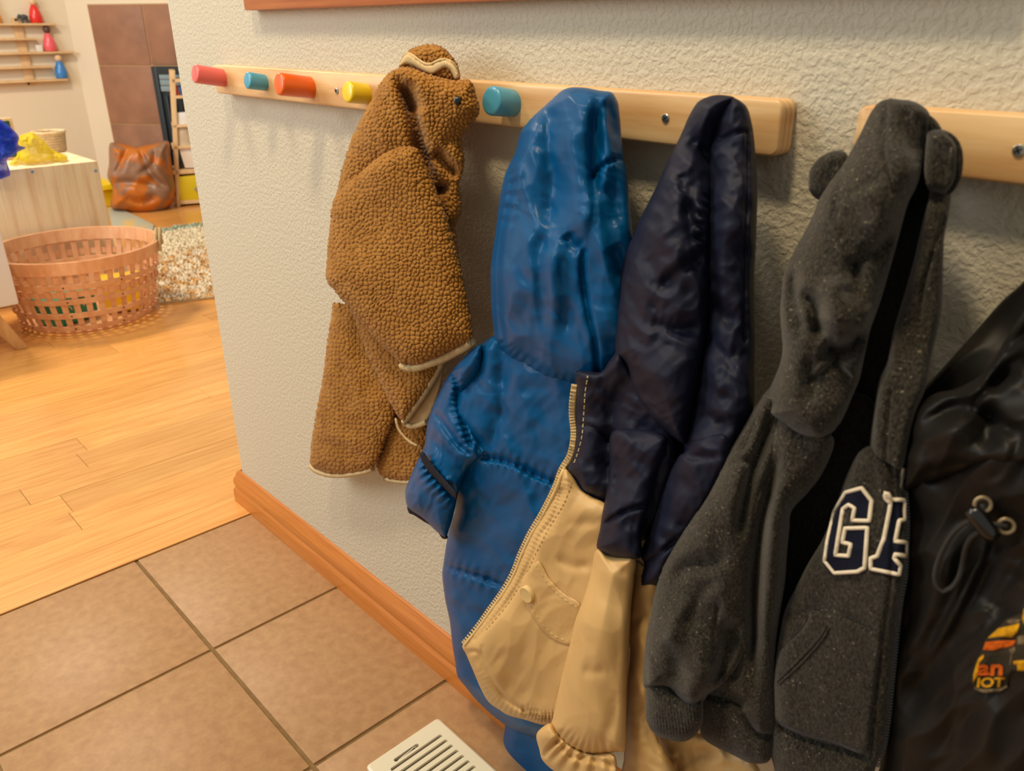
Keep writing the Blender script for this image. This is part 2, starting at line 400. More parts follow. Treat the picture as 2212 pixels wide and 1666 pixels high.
def dashes(name, p, pts, m, parent, on_=7, off=5, r=0.0006, lift=0.0006):
    Q = catmull(pts, 1.0, False); mb = MB(); i = 0
    while i+on_ < len(Q):
        W = surf(p, Q[[i, i+on_//2, i+on_-1]])+p.n*lift; mb.tube(W, r, 4); i += on_+off
    o = mb.build(name, m, parent, 80); o['kind'] = 'stuff'; return o
def teeth(name, p, pts, m, parent, step=5.0, size=0.0016, lift=0.001):
    Q = catmull(pts, step, False); W = surf(p, Q)+p.n*lift; mb = MB()
    for i in range(len(W)-1):
        t = Vector(W[i+1]-W[i]).normalized(); Mx = frame_to(W[i], p.n, t)
        mb.box((-size*1.35, -size*0.55, -size*0.5), (size*1.35, size*0.55, size*0.9), Mx)
    o = mb.build(name, m, parent, 30); o['kind'] = 'stuff'; return o
def Z(ox, oy, s): return lambda *p: [(ox+p[i]/s, oy+p[i+1]/s) for i in range(0, len(p), 2)]
zA = Z(640, 80, 3.4705); zB = Z(640, 560, 3.332); zC = Z(860, 180, 2.45); zD = Z(860, 760, 1.8389); zE = Z(1200, 180, 1.8107)
zF = Z(1140, 960, 2.3603); zG = Z(1640, 190, 2.486); zH = Z(1380, 820, 1.9694); zI = Z(1860, 560, 1.506); zJ = Z(1900, 980, 2.687)
zK = Z(0, 0, 4.1646); zL = Z(0, 220, 2.976)


# ================================================================== the setting
XE = -0.7343; TS = 0.33; XB = -0.679; YA = -0.260
def arc(cx, cy, r, a0, a1, n=6): return [(cx+r*math.cos(a0+(a1-a0)*i/n), cy+r*math.sin(a0+(a1-a0)*i/n)) for i in range(n+1)]
plan = [(1.7, 0.0), (XE+0.012, 0.0)]+arc(XE+0.012, 0.012, 0.012, -PI/2, -PI)[1:]+[(XE, 0.13), (1.7, 0.13)]
w = MB().prism([(x, y, 0.0) for x, y in plan], (0, 0, 2.45)).build('wall_right', M_WALL, None, 30)
tag(w, 'cream textured plaster wall carrying the peg rails', kind='structure')

prof = [(0, 0), (0.016, 0), (0.016, 0.030), (0.0145, 0.035), (0.0120, 0.039), (0.0118, 0.043), (0.0135, 0.046), (0.0138, 0.055), (0.0120, 0.062), (0.0085, 0.068), (0.0065, 0.075), (0.0040, 0.0795), (0.0015, 0.0812), (0, 0.0812)]
V = []; n = len(prof)
for st in range(3):
    for t, z in prof:
        V.append(((1.7, -t, z), (XE-t, -t, z), (XE-t, 0.13, z))[st])
F = []
for s in range(2): F += [(s*n+i, s*n+(i+1) % n, (s+1)*n+(i+1) % n, (s+1)*n+i) for i in range(n)]
F += [tuple(range(n)), tuple(range(3*n-1, 2*n-1, -1))]
tag(mesh_obj('baseboard_right', V, F, M_BASE, None, 25), 'honey oak baseboard along the foot of the coat wall', kind='structure')

# tiled hall floor
fl = MB().box((XB, -1.6, -0.05), (1.7, 0.10, -0.0030)).build('floor', M_GROUT, None, 30)
tag(fl, 'square stone tile floor with sandy grout below the coats', kind='structure')
xs = [XB, -TS, 0, TS, 2*TS, 3*TS, 4*TS, 5*TS]; ys = [-0.004, YA, YA-TS, YA-2*TS, YA-3*TS]
G = 0.0032
for i in range(len(xs)-1):
    for j in range(len(ys)-1):
        x0 = xs[i]+(0.001 if i == 0 else G); x1 = xs[i+1]-G; y1 = ys[j]-(0 if j == 0 else G); y0 = ys[j+1]+G
        cx, cy = (x0+x1)/2, (y0+y1)/2
        o = MB().box((x0-cx, y0-cy, -0.012), (x1-cx, y1-cy, 0.0)).build('tile', M_TILE, None, 35, 0.0016)
        o.parent = fl; o.location = (cx, cy, random.uniform(-0.0004, 0.0004))
# wooden floor, one object for each plank
fw = MB().box((-6.2, -1.6, -0.05), (XB-0.0005, 3.2, -0.0005)).build('floor', M_SUB, None, 30)
tag(fw, 'glossy honey oak strip floor of the playroom', kind='structure')
pm = None; PWD = 0.092
rows = int((6.0-0.68)/PWD)
rp = random.Random(5)
for r in range(rows):
    x1 = XB-0.0006-r*PWD; y = -1.5-rp.uniform(0, 0.6); yhi = 0.15+max(0, (-x1-0.6))*0.50
    ylo = -0.95
    while y < yhi:
        L = rp.uniform(0.45, 1.25)
        if y+L > ylo:
            if pm is None:
                bm = bmesh.new(); mm = MB().box((-PWD+0.0007, 0, -0.014), (0, 1, 0.0)); me = bpy.data.meshes.new('plank')
                me.from_pydata(mm.v, [], mm.f); me.materials.append(M_PLANK); pm = me
            o = bpy.data.objects.new('plank', pm); COL.objects.link(o); o.parent = fw
            o.location = (x1, y, 0.0022+rp.uniform(-0.0003, 0.0003)); o.scale = (1, L-0.0010, 1)
        y += L
# reddish wooden frame hanging above the rail
fr = thing('picture_frame', 'reddish wooden frame cut off at the top, above the peg rail', 'frame', (-0.40, 0, 0.993))
xl, xr, zb = -0.4030, 0.62, 0.9930
MB().box((xl, -0.020, zb), (xr, -0.0005, zb+0.045)).build('frame_rail', M_FRAME, fr, 30, 0.003)
MB().box((xl, -0.0195, zb+0.045), (xl+0.045, -0.0005, zb+0.85)).build('frame_stile', M_FRAME, fr, 30, 0.003)
MB().box((xr-0.045, -0.0195, zb+0.045), (xr, -0.0005, zb+0.85)).build('frame_stile', M_FRAME, fr, 30, 0.003)
MB().box((xl+0.045, -0.008, zb+0.045), (xr-0.045, -0.0005, zb+0.85)).build('panel', M_WHITE, fr, 30)

# floor register
vt = thing('floor_vent', 'cream metal floor register with parallel slots beside the baseboard', 'vent', (0.205, -0.141, 0))
vx0, vx1, vy0, vy1 = 0.056, 0.355, -0.207, -0.076
def rr_poly(x0, x1, y0, y1, r, n=4):
    return arc(x1-r, y1-r, r, 0, PI/2, n)+arc(x0+r, y1-r, r, PI/2, PI, n)+arc(x0+r, y0+r, r, PI, 1.5*PI, n)+arc(x1-r, y0+r, r, 1.5*PI, 2*PI, n)
def slotted(outer, holes, z0, z1, inset):
    pts = [Vector(p) for p in outer]; faces = [list(range(len(outer)))]
    loops = [outer]+holes; allp = []; edges = []
    for lp in loops:
        b = len(allp); allp += [Vector(p) for p in lp]; edges += [(b+i, b+(i+1) % len(lp)) for i in range(len(lp))]
    res = delaunay_2d_cdt(allp, edges, [], 2, 1e-6)
    vv = [tuple(v) for v in res[0]]; tri = []
    H = [np.array(h) for h in holes]; O = np.array(outer)
    for f in res[2]:
        c = np.mean([vv[i] for i in f], 0)[None]
        if inside(c, O)[0] and not any(inside(c, h)[0] for h in H): tri.append(f)
    mb = MB(); mb.add([(x, y, z1) for x, y in vv], tri); mb.add([(x, y, z1-0.0012) for x, y in vv], [tuple(reversed(f)) for f in tri])
    for lp in holes:
        k = len(lp); mb.add([(x, y, z1) for x, y in lp]+[(x, y, z1-0.0055) for x, y in lp], [(i, (i+1) % k, k+(i+1) % k, k+i) for i in range(k)])
    k = len(outer); c = np.mean(outer, 0)
    o2 = [tuple(np.array(p)+np.sign(np.array(p)-c)*inset) for p in outer]
    mb.add([(x, y, z1) for x, y in outer]+[(x, y, (z0+z1)/2+0.001) for x, y in o2]+[(x, y, z0) for x, y in o2], [(i, (i+1) % k, k+(i+1) % k, k+i) for i in range(k)]+[(k+i, k+(i+1) % k, 2*k+(i+1) % k, 2*k+i) for i in range(k)])
    return mb
holes = []
for k in range(18):
    x = 0.0875+k*0.01272
    if x < 0.33: holes.append(rr_poly(x-0.0033, x+0.0033, -0.185, -0.0935, 0.0032))
lever = rr_poly(0.0745, 0.0805, -0.1725, -0.129, 0.0029)
slotted(rr_poly(vx0+0.003, vx1-0.003, vy0+0.003, vy1-0.003, 0.006), holes+[lever], 0.0, 0.0062, 0.003).build('grille', M_WHITE, vt, 30)
MB().box((vx0+0.01, vy0+0.008, -0.0005), (vx1-0.01, vy1-0.008, 0.0004)).build('duct_shade', M_DARK, vt, 30)  # thin dark plate, its colour stands for the shade below the slots
for k in range(18):
    x = 0.0875+k*0.01272
    if x < 0.33:
        MB().box((x-0.0006, -0.184, 0.0006), (x+0.0042, -0.0945, 0.0014), Matrix.Translation((x, 0, 0.0016))@Matrix.Rotation(-0.55, 4, 'Y')@Matrix.Translation((-x, 0, 0))).build('louver', M_WHITE, vt, 30)
MB().tube([(0.0775, -0.166, 0.002), (0.0775, -0.157, 0.0035), (0.0785, -0.145, 0.0058), (0.0772, -0.137, 0.006), (0.0770, -0.1335, 0.003)], 0.0009, 6).build('lever', M_WHITE, vt)

# ================================================================== peg rails
def rrect_prism(mb, x0, x1, z0, z1, r, ya, yb, bev):
    def loop(i): return [(p[0], p[1]) for p in rr_poly(x0+i, x1-i, z0+i, z1-i, max(r-i, 0.001), 5)]
    secs = [(ya, bev), (ya-bev*0.35, bev*0.3), (ya-bev, 0), (yb+bev, 0), (yb+bev*0.35, bev*0.3), (yb, bev)]
    V = []; F = []; k = None
    for y, i in secs:
        lp = loop(i); k = len(lp); V += [(a, y, c) for a, c in lp]
    for s in range(len(secs)-1): F += [(s*k+i, s*k+(i+1) % k, (s+1)*k+(i+1) % k, (s+1)*k+i) for i in range(k)]
    F += [tuple(range(k)), tuple(range(len(secs)*k-1, (len(secs)-1)*k-1, -1))]
    mb.add(V, F)
def rail_board(root, x0, x1, z0, z1):
    for k, (a, b) in enumerate(((-0.0003, -0.0072), (-0.0072, -0.0142), (-0.0142, -0.0222))):
        mb = MB(); rrect_prism(mb, x0, x1, z0, z1, 0.007, a, b, 0.0019); mb.build('board_layer', M_PINE, root, 50)
def screw(root, px, py):
    c = on1(px, py, 1, -0.0222)
    mb = MB(); mb.lathe([(0.0040, 0.0002), (0.0040, 0.0008), (0.0034, 0.0014), (0.0012, 0.0016)], 14, frame_to(c, (0, -1, 0)))
    s = mb.build('screw', M_STEEL, root, 40)
    Mx = frame_to(c+Vector((0, -0.0015, 0)), (0, -1, 0))@Matrix.Rotation(0.5, 4, 'Z')
    MB().box((-0.0024, -0.0005, 0), (0.0024, 0.0005, 0.0003), Mx).box((-0.0005, -0.0024, 0), (0.0005, 0.0024, 0.0003), Mx).build('cross_slot', M_DARK, s, False)
rail = thing('peg_rail', 'long pine peg rail with round coloured pegs on cream wall', 'coat rack', (-0.027, 0, 0.8733))
rail_board(rail, -0.5323, 0.4783, 0.8733, 0.9161)
def peg(root, bx, bz, tip, rad, m, label):
    b = Vector((bx, -0.0222, bz)); 
    # axis tilts upward out of the board; length measured along it
    ax, L = tip
    a = Vector((0, -math.cos(ax), math.sin(ax)))
    pr = [(rad*0.98, -0.002), (rad*1.0, 0.001), (rad*1.04, L-0.004), (rad*1.02, L-0.0018), (rad*0.93, L-0.0004), (rad*0.80, L), (0.0005, L+0.0003)]
    o = MB().lathe(pr, 32, frame_to(b, a)).build('peg', m, root, 40); o['label'] = label; return o
def solve_peg(bpx, tpx):
    b = on1(bpx[0], bpx[1], 1, -0.0222); best = (1e9, 0, 0)
    for t in np.arange(0.0, 0.5, 0.02):
        for L in np.arange(0.02, 0.08, 0.002):
            q = project(np.array([[b.x, b.y-L*math.cos(t), b.z+L*math.sin(t)]]))[0]; e = np.hypot(q[0]-tpx[0], q[1]-tpx[1])
            if e < best[0]: best = (e, t, L)
    return b, (best[1], best[2])
for bp, tp, rad, m, lb in (((482, 168.5), (420, 159.5), 0.0134, P_RED, 'red painted long peg'), ((572, 178.5), (533, 173.5), 0.0114, P_TEAL, 'teal painted short peg'),
                     ((671, 189), (600, 182), 0.0140, P_ORANGE, 'orange painted long peg'), ((791, 203), (749, 198.5), 0.0124, P_YEL, 'yellow painted short peg'),
                     ((1106, 223), (1060, 217.5), 0.0138, P_TEAL, 'teal painted short peg beside the blue puffer')):
    b, t = solve_peg(bp, tp); peg(rail, b.x, b.z, t, rad, m, lb)
screw(rail, 727.8, 196.4); screw(rail, 1438, 255.5)
rail2 = thing('peg_rail', 'second pine peg rail running out of frame behind the grey hoodie', 'coat rack', (0.80, 0, 0.8733))
rail_board(rail2, 0.5385, 1.45, 0.8733, 0.9161)
screw(rail2, 2201, 325)

# ================================================================== brown sherpa jacket
br = thing('sherpa_jacket', 'brown teddy fleece hooded jacket with beige binding', 'jacket', (0.03, -0.05, 0.55))
SH = dict(sp=2.0, lump=(9.0, 0.0046), fuzz=1.0)
# back lobe of the body, behind the sleeve
bl = panel('back_panel', zB(640,1050, 700,1080, 900,1080, 960,1200, 960,1380, 900,1520, 850,1600, 800,1600, 700,1592, 640,1575, 600,1545, 575,1490, 575,1440, 600,1350), 0.032, 0.020, M_SHERPA, br, R=30, **SH)
# left hanging sleeve
slv = panel('sleeve', zB(262,322, 300,312, 345,325, 420,330, 520,420, 640,700, 720,1000, 715,1120, 690,1200, 650,1290, 610,1400, 575,1470, 548,1508, 480,1532, 330,1552, 220,1545, 130,1508, 105,1490, 98,1440, 108,1330, 125,1210, 142,1100, 162,1000, 182,900, 202,760, 222,600, 240,470, 256,380),
   0.046, 0.030, M_SHERPA, br, R=55, creases=[('v', zB(400,430, 450,600, 520,800, 600,1000), 26, 0.014), ('v', zB(150,1380, 250,1330, 400,1400, 520,1380), 14, 0.005), ('r', zB(200,1250, 330,1280, 480,1330), 14, 0.004), ('v', zB(300,700, 330,900, 330,1150), 18, 0.005)], **SH)
on_tube('cuff_binding', slv, zB(104,1490, 140,1520, 225,1550, 330,1556, 430,1542, 500,1528, 550,1508), 0.0046, M_TWILL, br, 0.001)
on_tube('cuff_binding', bl, zB(630,1578, 700,1594, 800,1603, 860,1596), 0.0035, M_TWILL, br, 0.001)
# middle flap (front edge of the jacket) with lining
lin_ = panel('lining', zB(800,1195, 830,1205, 900,1190, 940,1172, 985,1080, 1020,980, 1045,880, 1060,740, 1000,700, 900,900, 820,1080), 0.054, 0.006, M_LINING, br, R=18, sp=4)
mid = panel('front_edge', zB(380,360, 480,330, 700,560, 900,680, 1050,690, 1052,735, 1030,775, 985,860, 920,970, 850,1070, 778,1168, 760,1165, 720,1120, 680,1050, 640,970, 590,860, 540,750, 490,640, 450,520, 415,420),
   0.062, 0.026, M_SHERPA, br, R=48, creases=[('v', zB(620,760, 720,830, 820,930), 16, 0.004)], **SH)
on_tube('front_binding', mid, zB(1050,720, 1035,768, 985,862, 920,970, 850,1070, 800,1140, 772,1172), 0.0042, M_TWILL, br, 0.0012)
on_tube('hem_binding', lin_, zB(772,1170, 800,1192, 835,1202, 900,1188, 940,1170), 0.0042, M_TWILL, br, 0.002)
lp = panel('hanger_loop', zB(705,1140, 725,1150, 745,1220, 790,1280, 850,1325, 890,1345, 870,1352, 820,1335, 770,1290, 725,1225), 0.060, 0.003, M_LINING, br, R=6, sp=3)
# lower front flap
low = panel('body', zA(262,1290, 282,1220, 340,1140, 420,1065, 500,1000, 580,930, 650,880, 720,842, 800,818, 880,824, 920,842, 962,930, 1002,1020, 1042,1120, 1082,1220, 1122,1330, 1160,1450, 1180,1520, 1203,1610)+zB(1187,60, 1207,150, 1232,280, 1257,400, 1270,500, 1264,565, 1150,640, 1000,710, 900,752, 820,762, 765,758, 720,722, 660,662, 580,590, 500,500, 430,420, 370,340, 300,262, 262,208, 228,178, 214,130, 217,50)+zA(232,1590, 246,1480),
   [(*zA(700,900)[0], 0.082), (*zA(300,1300)[0], 0.068), (*zB(700,300)[0], 0.082), (*zB(1200,500)[0], 0.078), (*zB(800,700)[0], 0.086)], 0.040, M_SHERPA, br, R=62, prof=0.5,
   creases=[('v', zA(420,1200, 640,1100, 860,1000), 20, 0.003), ('v', zB(300,120, 600,260, 900,420), 26, 0.003), ('r', zB(700,250, 900,330, 1100,470), 40, 0.004)], **SH)
on_tube('hem_binding', low, zB(762,764, 800,780, 862,780, 950,752, 1060,712, 1160,660, 1235,620, 1258,592), 0.0056, M_TWILL, br, 0.001)
# right side of the body seen past the flap
panel('side_panel', zA(960,900, 1000,860, 1100,900, 1215,1080, 1232,1180, 1242,1240, 1232,1320, 1205,1390, 1190,1420, 1205,1500, 1215,1620, 1222,1700, 1150,1700, 1080,1400, 1000,1150), 0.058, 0.028, M_SHERPA, br, R=30,
   creases=[('v', zA(980,940, 1040,1060, 1110,1200), 14, 0.030), ('v', zA(1190,1400, 1150,1450), 10, 0.006)], **SH)
# hood tip behind the peg, then the hood with its snout
tip = panel('hood_back', zA(772,205, 800,150, 832,108, 900,70, 990,54, 1080,68, 1150,122, 1200,188, 1222,255, 1218,330, 1100,360, 900,330, 780,270), 0.044, 0.030, M_SHERPA, br, R=26, back=0.008, **SH)
panel('hood_binding', zA(772,222, 800,152, 835,126, 870,138, 930,182, 970,204, 1010,206, 1060,182, 1110,170, 1160,188, 1205,240, 1222,300, 1190,318, 1160,262, 1120,232, 1070,258, 1030,282, 990,280, 930,252, 880,222, 830,206), 0.064, 0.0075, M_TWILL, br, R=9, sp=3)
on_tube('binding_seam', tip, zA(800,150, 835,124, 870,136, 930,180, 970,202, 1010,204, 1060,180, 1110,168, 1160,186, 1205,238, 1220,290), 0.0016, M_TWILL, br, 0.003)
hood = panel('hood', zA(740,242, 830,224, 900,240, 960,268, 1040,290, 1120,308, 1200,322, 1288,318, 1326,362, 1348,440, 1374,520, 1370,572, 1330,640, 1282,690, 1246,740, 1246,820, 1260,900, 1256,985, 1240,1045, 1215,1095, 1150,1120, 1060,1130, 1000,1180, 900,1150, 700,1120, 500,1200, 330,1330, 270,1330, 282,1270, 302,1170, 322,1080, 347,980, 372,890, 402,800, 432,720, 472,640, 512,560, 560,480, 600,400, 640,330, 690,270),
   [(*zA(820,300)[0], 0.068), (*zA(1290,450)[0], 0.060), (*zA(400,900)[0], 0.052), (*zA(1150,900)[0], 0.058), (*zA(700,700)[0], 0.066), (*zA(600,1100)[0], 0.045)], 0.046, M_SHERPA, br, R=60,
   creases=[('v', zA(740,300, 815,430, 865,560, 900,690, 920,800, 960,930, 1030,1090), 13, 0.048), ('v', zA(820,340, 880,460, 905,580), 16, 0.028), ('r', zA(900,330, 925,480, 935,640, 945,760), 14, 0.006),
            ('v', zA(1020,830, 1080,900, 1150,985, 1230,1045), 15, 0.034), ('v', zA(560,500, 570,600, 600,720, 620,850), 6, 0.004), ('v', zA(1230,720, 1150,760, 1080,800), 12, 0.008), ('r', zA(1060,420, 1180,520, 1240,620), 30, 0.006),
            ('r', zA(1030,340, 1090,400, 1120,470), 18, 0.004)], **SH)
ey = surf(hood, zA(1213,478))[0]
MB().lathe([(0.0040, -0.003), (0.0046, 0.0004), (0.0040, 0.0022), (0.0022, 0.0034), (0.0003, 0.0038)], 14, frame_to(ey+hood.n*0.001, hood.n)).build('snout_button', M_GLOSS, br, 60)

# ================================================================== blue puffer
bu = thing('puffer_jacket', 'shiny blue hooded puffer jacket with black cuff binding', 'jacket', (0.30, -0.06, 0.15))
NB = [(60, 0.008, 1.25, 2.8, 1), (46, -0.008, 0.6, 1.8, 4), (24, -0.003, 2.2, 1.6, 6)]
# lower part hanging behind the hem
panel('lower_lining', zD(440,1430, 640,1430, 700,1800, 420,1800, 412,1640, 416,1560, 424,1500), 0.030, 0.028, M_BLUE, bu, R=60, noise=[(40, 0.010, 1.4, 3, 3), (16, 0.003, 0.6, 2, 4)], sp=5)
bod = panel('body', zC(512,1346, 600,1380, 800,1430, 1000,1450)+zD(790,60, 830,300, 840,700, 800,1100, 760,1500, 600,1540, 470,1505, 425,1482, 352,1424, 300,1372, 262,1324, 236,1290, 226,1230, 215,1160, 205,1070, 186,980, 175,885, 180,840, 192,760, 206,690, 226,620, 200,560, 180,450, 150,300, 170,190, 220,110, 300,50)+zC(360,1442, 440,1384),
   [(*zD(300,200)[0], 0.060), (*zD(250,900)[0], 0.056), (*zD(600,700)[0], 0.060), (*zD(450,1400)[0], 0.050)], 0.052, M_BLUE, bu, R=85, sp=4.5,
   creases=[('V', zD(350,438, 420,448, 480,470, 540,500, 615,533, 700,560), 7, 0.012), ('p', zD(350,438, 420,448, 480,470, 540,500, 615,533), 20, 0.0022, 17),
            ('V', zD(184,836, 230,858, 290,876, 350,896, 430,926, 520,960), 7, 0.010), ('p', zD(184,836, 290,876, 430,926), 20, 0.002, 19),
            ('v', zD(355,420, 385,330, 412,220, 420,100, 420,20), 12, 0.016), ('f', zD(412,200, 395,300, 360,400), 5, 0.012, 40), ('v', zD(300,460, 330,560, 330,680, 300,800), 18, 0.008), ('r', zD(270,470, 240,600, 210,740, 200,830), 22, 0.010),
            ('v', zD(220,1000, 330,1030, 420,1100), 14, 0.006), ('v', zD(480,560, 440,640, 360,700), 16, 0.006), ('v', zD(240,1180, 300,1260, 380,1330), 16, 0.007), ('v', zD(520,120, 560,250, 540,380), 22, 0.005),
            ('r', zD(420,480, 480,600, 500,760), 30, 0.006), ('V', zD(270,1330, 340,1395, 430,1470), 8, 0.007), ('v', zC(560,1400, 560,1500, 555,1640), 12, 0.006)], noise=NB)
sle = panel('sleeve', zC(440,1384, 360,1440, 290,1512, 240,1590, 206,1650)+zD(180,130, 142,210, 116,290, 106,370, 92,402, 60,470, 30,548, 30,590, 42,622, 100,664, 150,712, 188,738, 204,700, 222,640, 240,560, 275,470, 322,425, 348,395, 322,360, 290,300, 262,230, 250,180, 300,120, 330,60),
   [(*zD(250,130)[0], 0.075), (*zD(60,560)[0], 0.100), (*zD(280,400)[0], 0.085), (*zD(150,690)[0], 0.095)], 0.040, M_BLUE, bu, R=46, sp=3.6,
   creases=[('V', zD(216,86, 228,130, 240,180, 248,240, 262,300, 285,372), 6, 0.012), ('p', zD(216,86, 240,180, 248,240, 285,372), 16, 0.0026, 12), ('V', zD(120,232, 160,262, 200,320, 240,372, 275,400), 8, 0.011), ('v', zD(110,330, 160,370, 220,440, 250,500), 9, 0.009),
            ('v', zD(300,400, 330,380, 345,330), 8, 0.020), ('V', zD(88,408, 115,450, 165,508, 232,580), 9, 0.010), ('p', zD(90,430, 120,480, 180,550, 226,600), 18, 0.0045, 15), ('v', zD(60,500, 110,570, 170,640), 14, 0.004)], noise=[(26, 0.006, 0.8, 2.2, 12), (14, 0.003, 1.8, 2, 14)])
panel('elbow_binding', zD(84,408, 100,398, 122,428, 168,486, 232,560, 230,586, 160,520, 110,462), 0.116, 0.004, M_BAND, bu, R=6, sp=3)
panel('cuff_lining', zD(40,612, 100,650, 150,698, 192,722, 196,742, 176,742, 160,720, 128,690, 104,676, 60,648, 42,640), 0.098, 0.006, M_BAND, bu, R=8, sp=3)
hd = panel('hood', zC(870,45, 920,32, 990,35, 1060,48, 1130,60, 1162,108, 1174,180, 1180,260, 1187,330, 1197,410, 1212,500, 1222,600, 1232,700, 1240,790, 1250,950, 1250,1150, 1220,1350, 1150,1520, 1050,1590, 930,1592, 860,1580, 780,1560, 700,1524, 640,1484, 580,1442, 540,1402, 512,1348, 504,1290, 494,1200, 491,1100, 489,1000, 499,900, 514,800, 524,720, 534,640, 547,560, 564,490, 589,430, 619,370, 634,310, 649,260, 680,220, 720,175, 770,130, 820,85),
   [(*zC(980,80)[0], 0.052), (*zC(600,500)[0], 0.058), (*zC(800,1000)[0], 0.074), (*zC(1100,1200)[0], 0.070), (*zC(600,1350)[0], 0.064)], 0.062, M_BLUE, bu, R=95, sp=4,
   creases=[('v', zC(790,150, 792,300, 796,480, 806,660, 820,800), 15, 0.018), ('f', zC(782,140, 784,300, 790,500, 800,720), 5, 0.010, 60),
            ('f', zC(1030,110, 1010,220, 1005,360, 1012,500, 1010,640, 990,780, 972,890), 5, 0.016, 50), ('v', zC(1045,120, 1030,250, 1020,400, 1025,540, 1015,640), 10, 0.016), ('v', zC(1080,130, 1120,220, 1165,330), 12, 0.010),
            ('V', zC(1018,522, 1060,472, 1110,440, 1150,420, 1196,422), 5, 0.009), ('p', zC(1018,522, 1060,472, 1150,420), 14, 0.002, 14),
            ('V', zC(970,890, 968,1000, 982,1110, 1000,1210, 1030,1330, 1045,1500), 6, 0.010), ('v', zC(885,800, 920,850, 965,880), 10, 0.014), ('v', zC(850,350, 860,500, 870,700, 880,850), 14, 0.009), ('r', zC(920,250, 920,450, 940,650, 960,800), 16, 0.006),
            ('V', zC(618,380, 600,450, 612,560, 600,640, 570,760, 548,900, 545,1050, 552,1200, 575,1420), 7, 0.010), ('p', zC(618,380, 600,450, 612,560, 600,640, 570,760), 18, 0.003, 22), ('r', zC(640,400, 640,560, 620,700, 590,850), 14, 0.005),
            ('v', zC(800,1330, 775,1220, 760,1080, 770,900, 800,760), 12, 0.006), ('r', zC(830,1300, 835,1180, 820,1040, 815,860), 16, 0.008), ('v', zC(880,1300, 895,1150, 880,1000, 870,850), 14, 0.008),
            ('v', zC(1105,860, 1150,950, 1180,1040), 10, 0.008), ('p', zC(520,1360, 580,1436, 700,1518, 800,1562, 920,1585), 26, 0.0030, 18),
            ('v', zC(1060,560, 1110,640, 1150,760), 14, 0.008)],
   noise=[(70, 0.008, 1.45, 3.2, 21), (50, -0.009, 1.3, 2.2, 24), (26, -0.003, 0.7, 1.6, 26)])

# ================================================================== navy and tan jacket
nv = thing('colour_block_jacket', 'navy and tan hooded jacket with an open beige zip', 'jacket', (0.44, -0.09, 0.15))
NN = [(50, 0.006, 1.3, 3.0, 31), (44, -0.009, 0.7, 1.9, 34), (22, -0.003, 2.2, 1.6, 36)]
# tan pieces at the back, low down
panel('back_hem', zF(640,1440, 700,1470, 860,1470, 1000,1540, 1160,1620, 1180,1760, 700,1760, 700,1580), 0.085, 0.026, M_TAN, nv, R=40, noise=[(30, 0.008, 0.5, 2.2, 41), (15, 0.003, 1.4, 2, 42)], creases=[('v', zF(700,1490, 780,1560, 860,1590, 960,1545), 12, 0.012), ('v', zF(740,1600, 800,1666), 10, 0.008)])
panel('sleeve_lower', zF(556,590, 600,620, 720,640, 700,760, 700,1000, 680,1300, 660,1480, 700,1560, 760,1680, 760,1780, 480,1780, 490,1600, 498,1400, 508,1200, 522,1060, 512,950, 530,760, 542,660), 0.112, 0.034, M_TAN, nv, R=50,
   noise=[(34, 0.007, 1.2, 2.6, 43), (17, 0.003, 0.5, 2, 44)], creases=[('v', zF(520,940, 560,900, 620,880), 9, 0.008), ('v', zF(560,620, 545,760, 560,900), 10, 0.008), ('r', zF(560,1000, 560,1200, 590,1350), 16, 0.008), ('v', zF(520,1200, 560,1300, 600,1380), 10, 0.008), ('v', zF(590,1350, 640,1480, 700,1600), 12, 0.010)])
panel('sleeve_upper', zF(800,40, 860,-40, 1000,-60, 1050,40, 1000,200, 920,330, 830,480, 760,620, 740,722, 640,724, 575,722, 578,650, 592,606, 572,560, 602,480, 642,370, 682,260, 722,150, 770,60), 0.118, 0.034, M_NAVY, nv, R=50,
   noise=NN, creases=[('V', zF(590,610, 640,570, 700,530, 760,480), 6, 0.008), ('v', zF(760,150, 700,300, 650,440), 14, 0.006), ('v', zF(800,60, 850,75, 980,70), 7, 0.008)])
panel('sleeve_inside', zE(380,1200, 560,1150, 600,1300, 560,1500, 500,1700, 470,1900, 380,1900, 360,1500), 0.078, 0.012, M_NAVY, nv, R=30)
# hood: the right-hand lobe, then the big left-hand lobe
hr = panel('hood_side', zE(640,110, 690,72, 745,100, 766,150, 776,210, 784,300, 790,420, 787,540, 784,640, 777,760, 777,900, 780,1000, 778,1130, 778,1230, 772,1280, 730,1370, 668,1468, 600,1475, 505,1455, 500,1400, 520,1320, 545,1200, 565,1080, 580,950, 575,800, 570,600, 580,400, 600,250),
   [(*zE(700,150)[0], 0.058), (*zE(680,700)[0], 0.076), (*zE(600,1400)[0], 0.095)], 0.048, M_NAVY, nv, R=52, sp=4,
   creases=[('V', zE(648,250, 690,240, 735,224, 778,204), 4, 0.006), ('V', zE(744,230, 746,400, 740,600, 736,800, 736,1000), 4, 0.005), ('v', zE(600,840, 660,900, 720,930), 12, 0.008), ('v', zE(590,960, 660,1040, 730,1070), 12, 0.008), ('v', zE(560,1150, 640,1200, 710,1200), 12, 0.008), ('r', zE(680,300, 670,600, 650,850), 22, 0.006),
            ('v', zE(545,1230, 620,1290, 700,1300), 10, 0.008), ('v', zE(520,1380, 590,1400, 660,1380), 9, 0.008)], noise=NN)
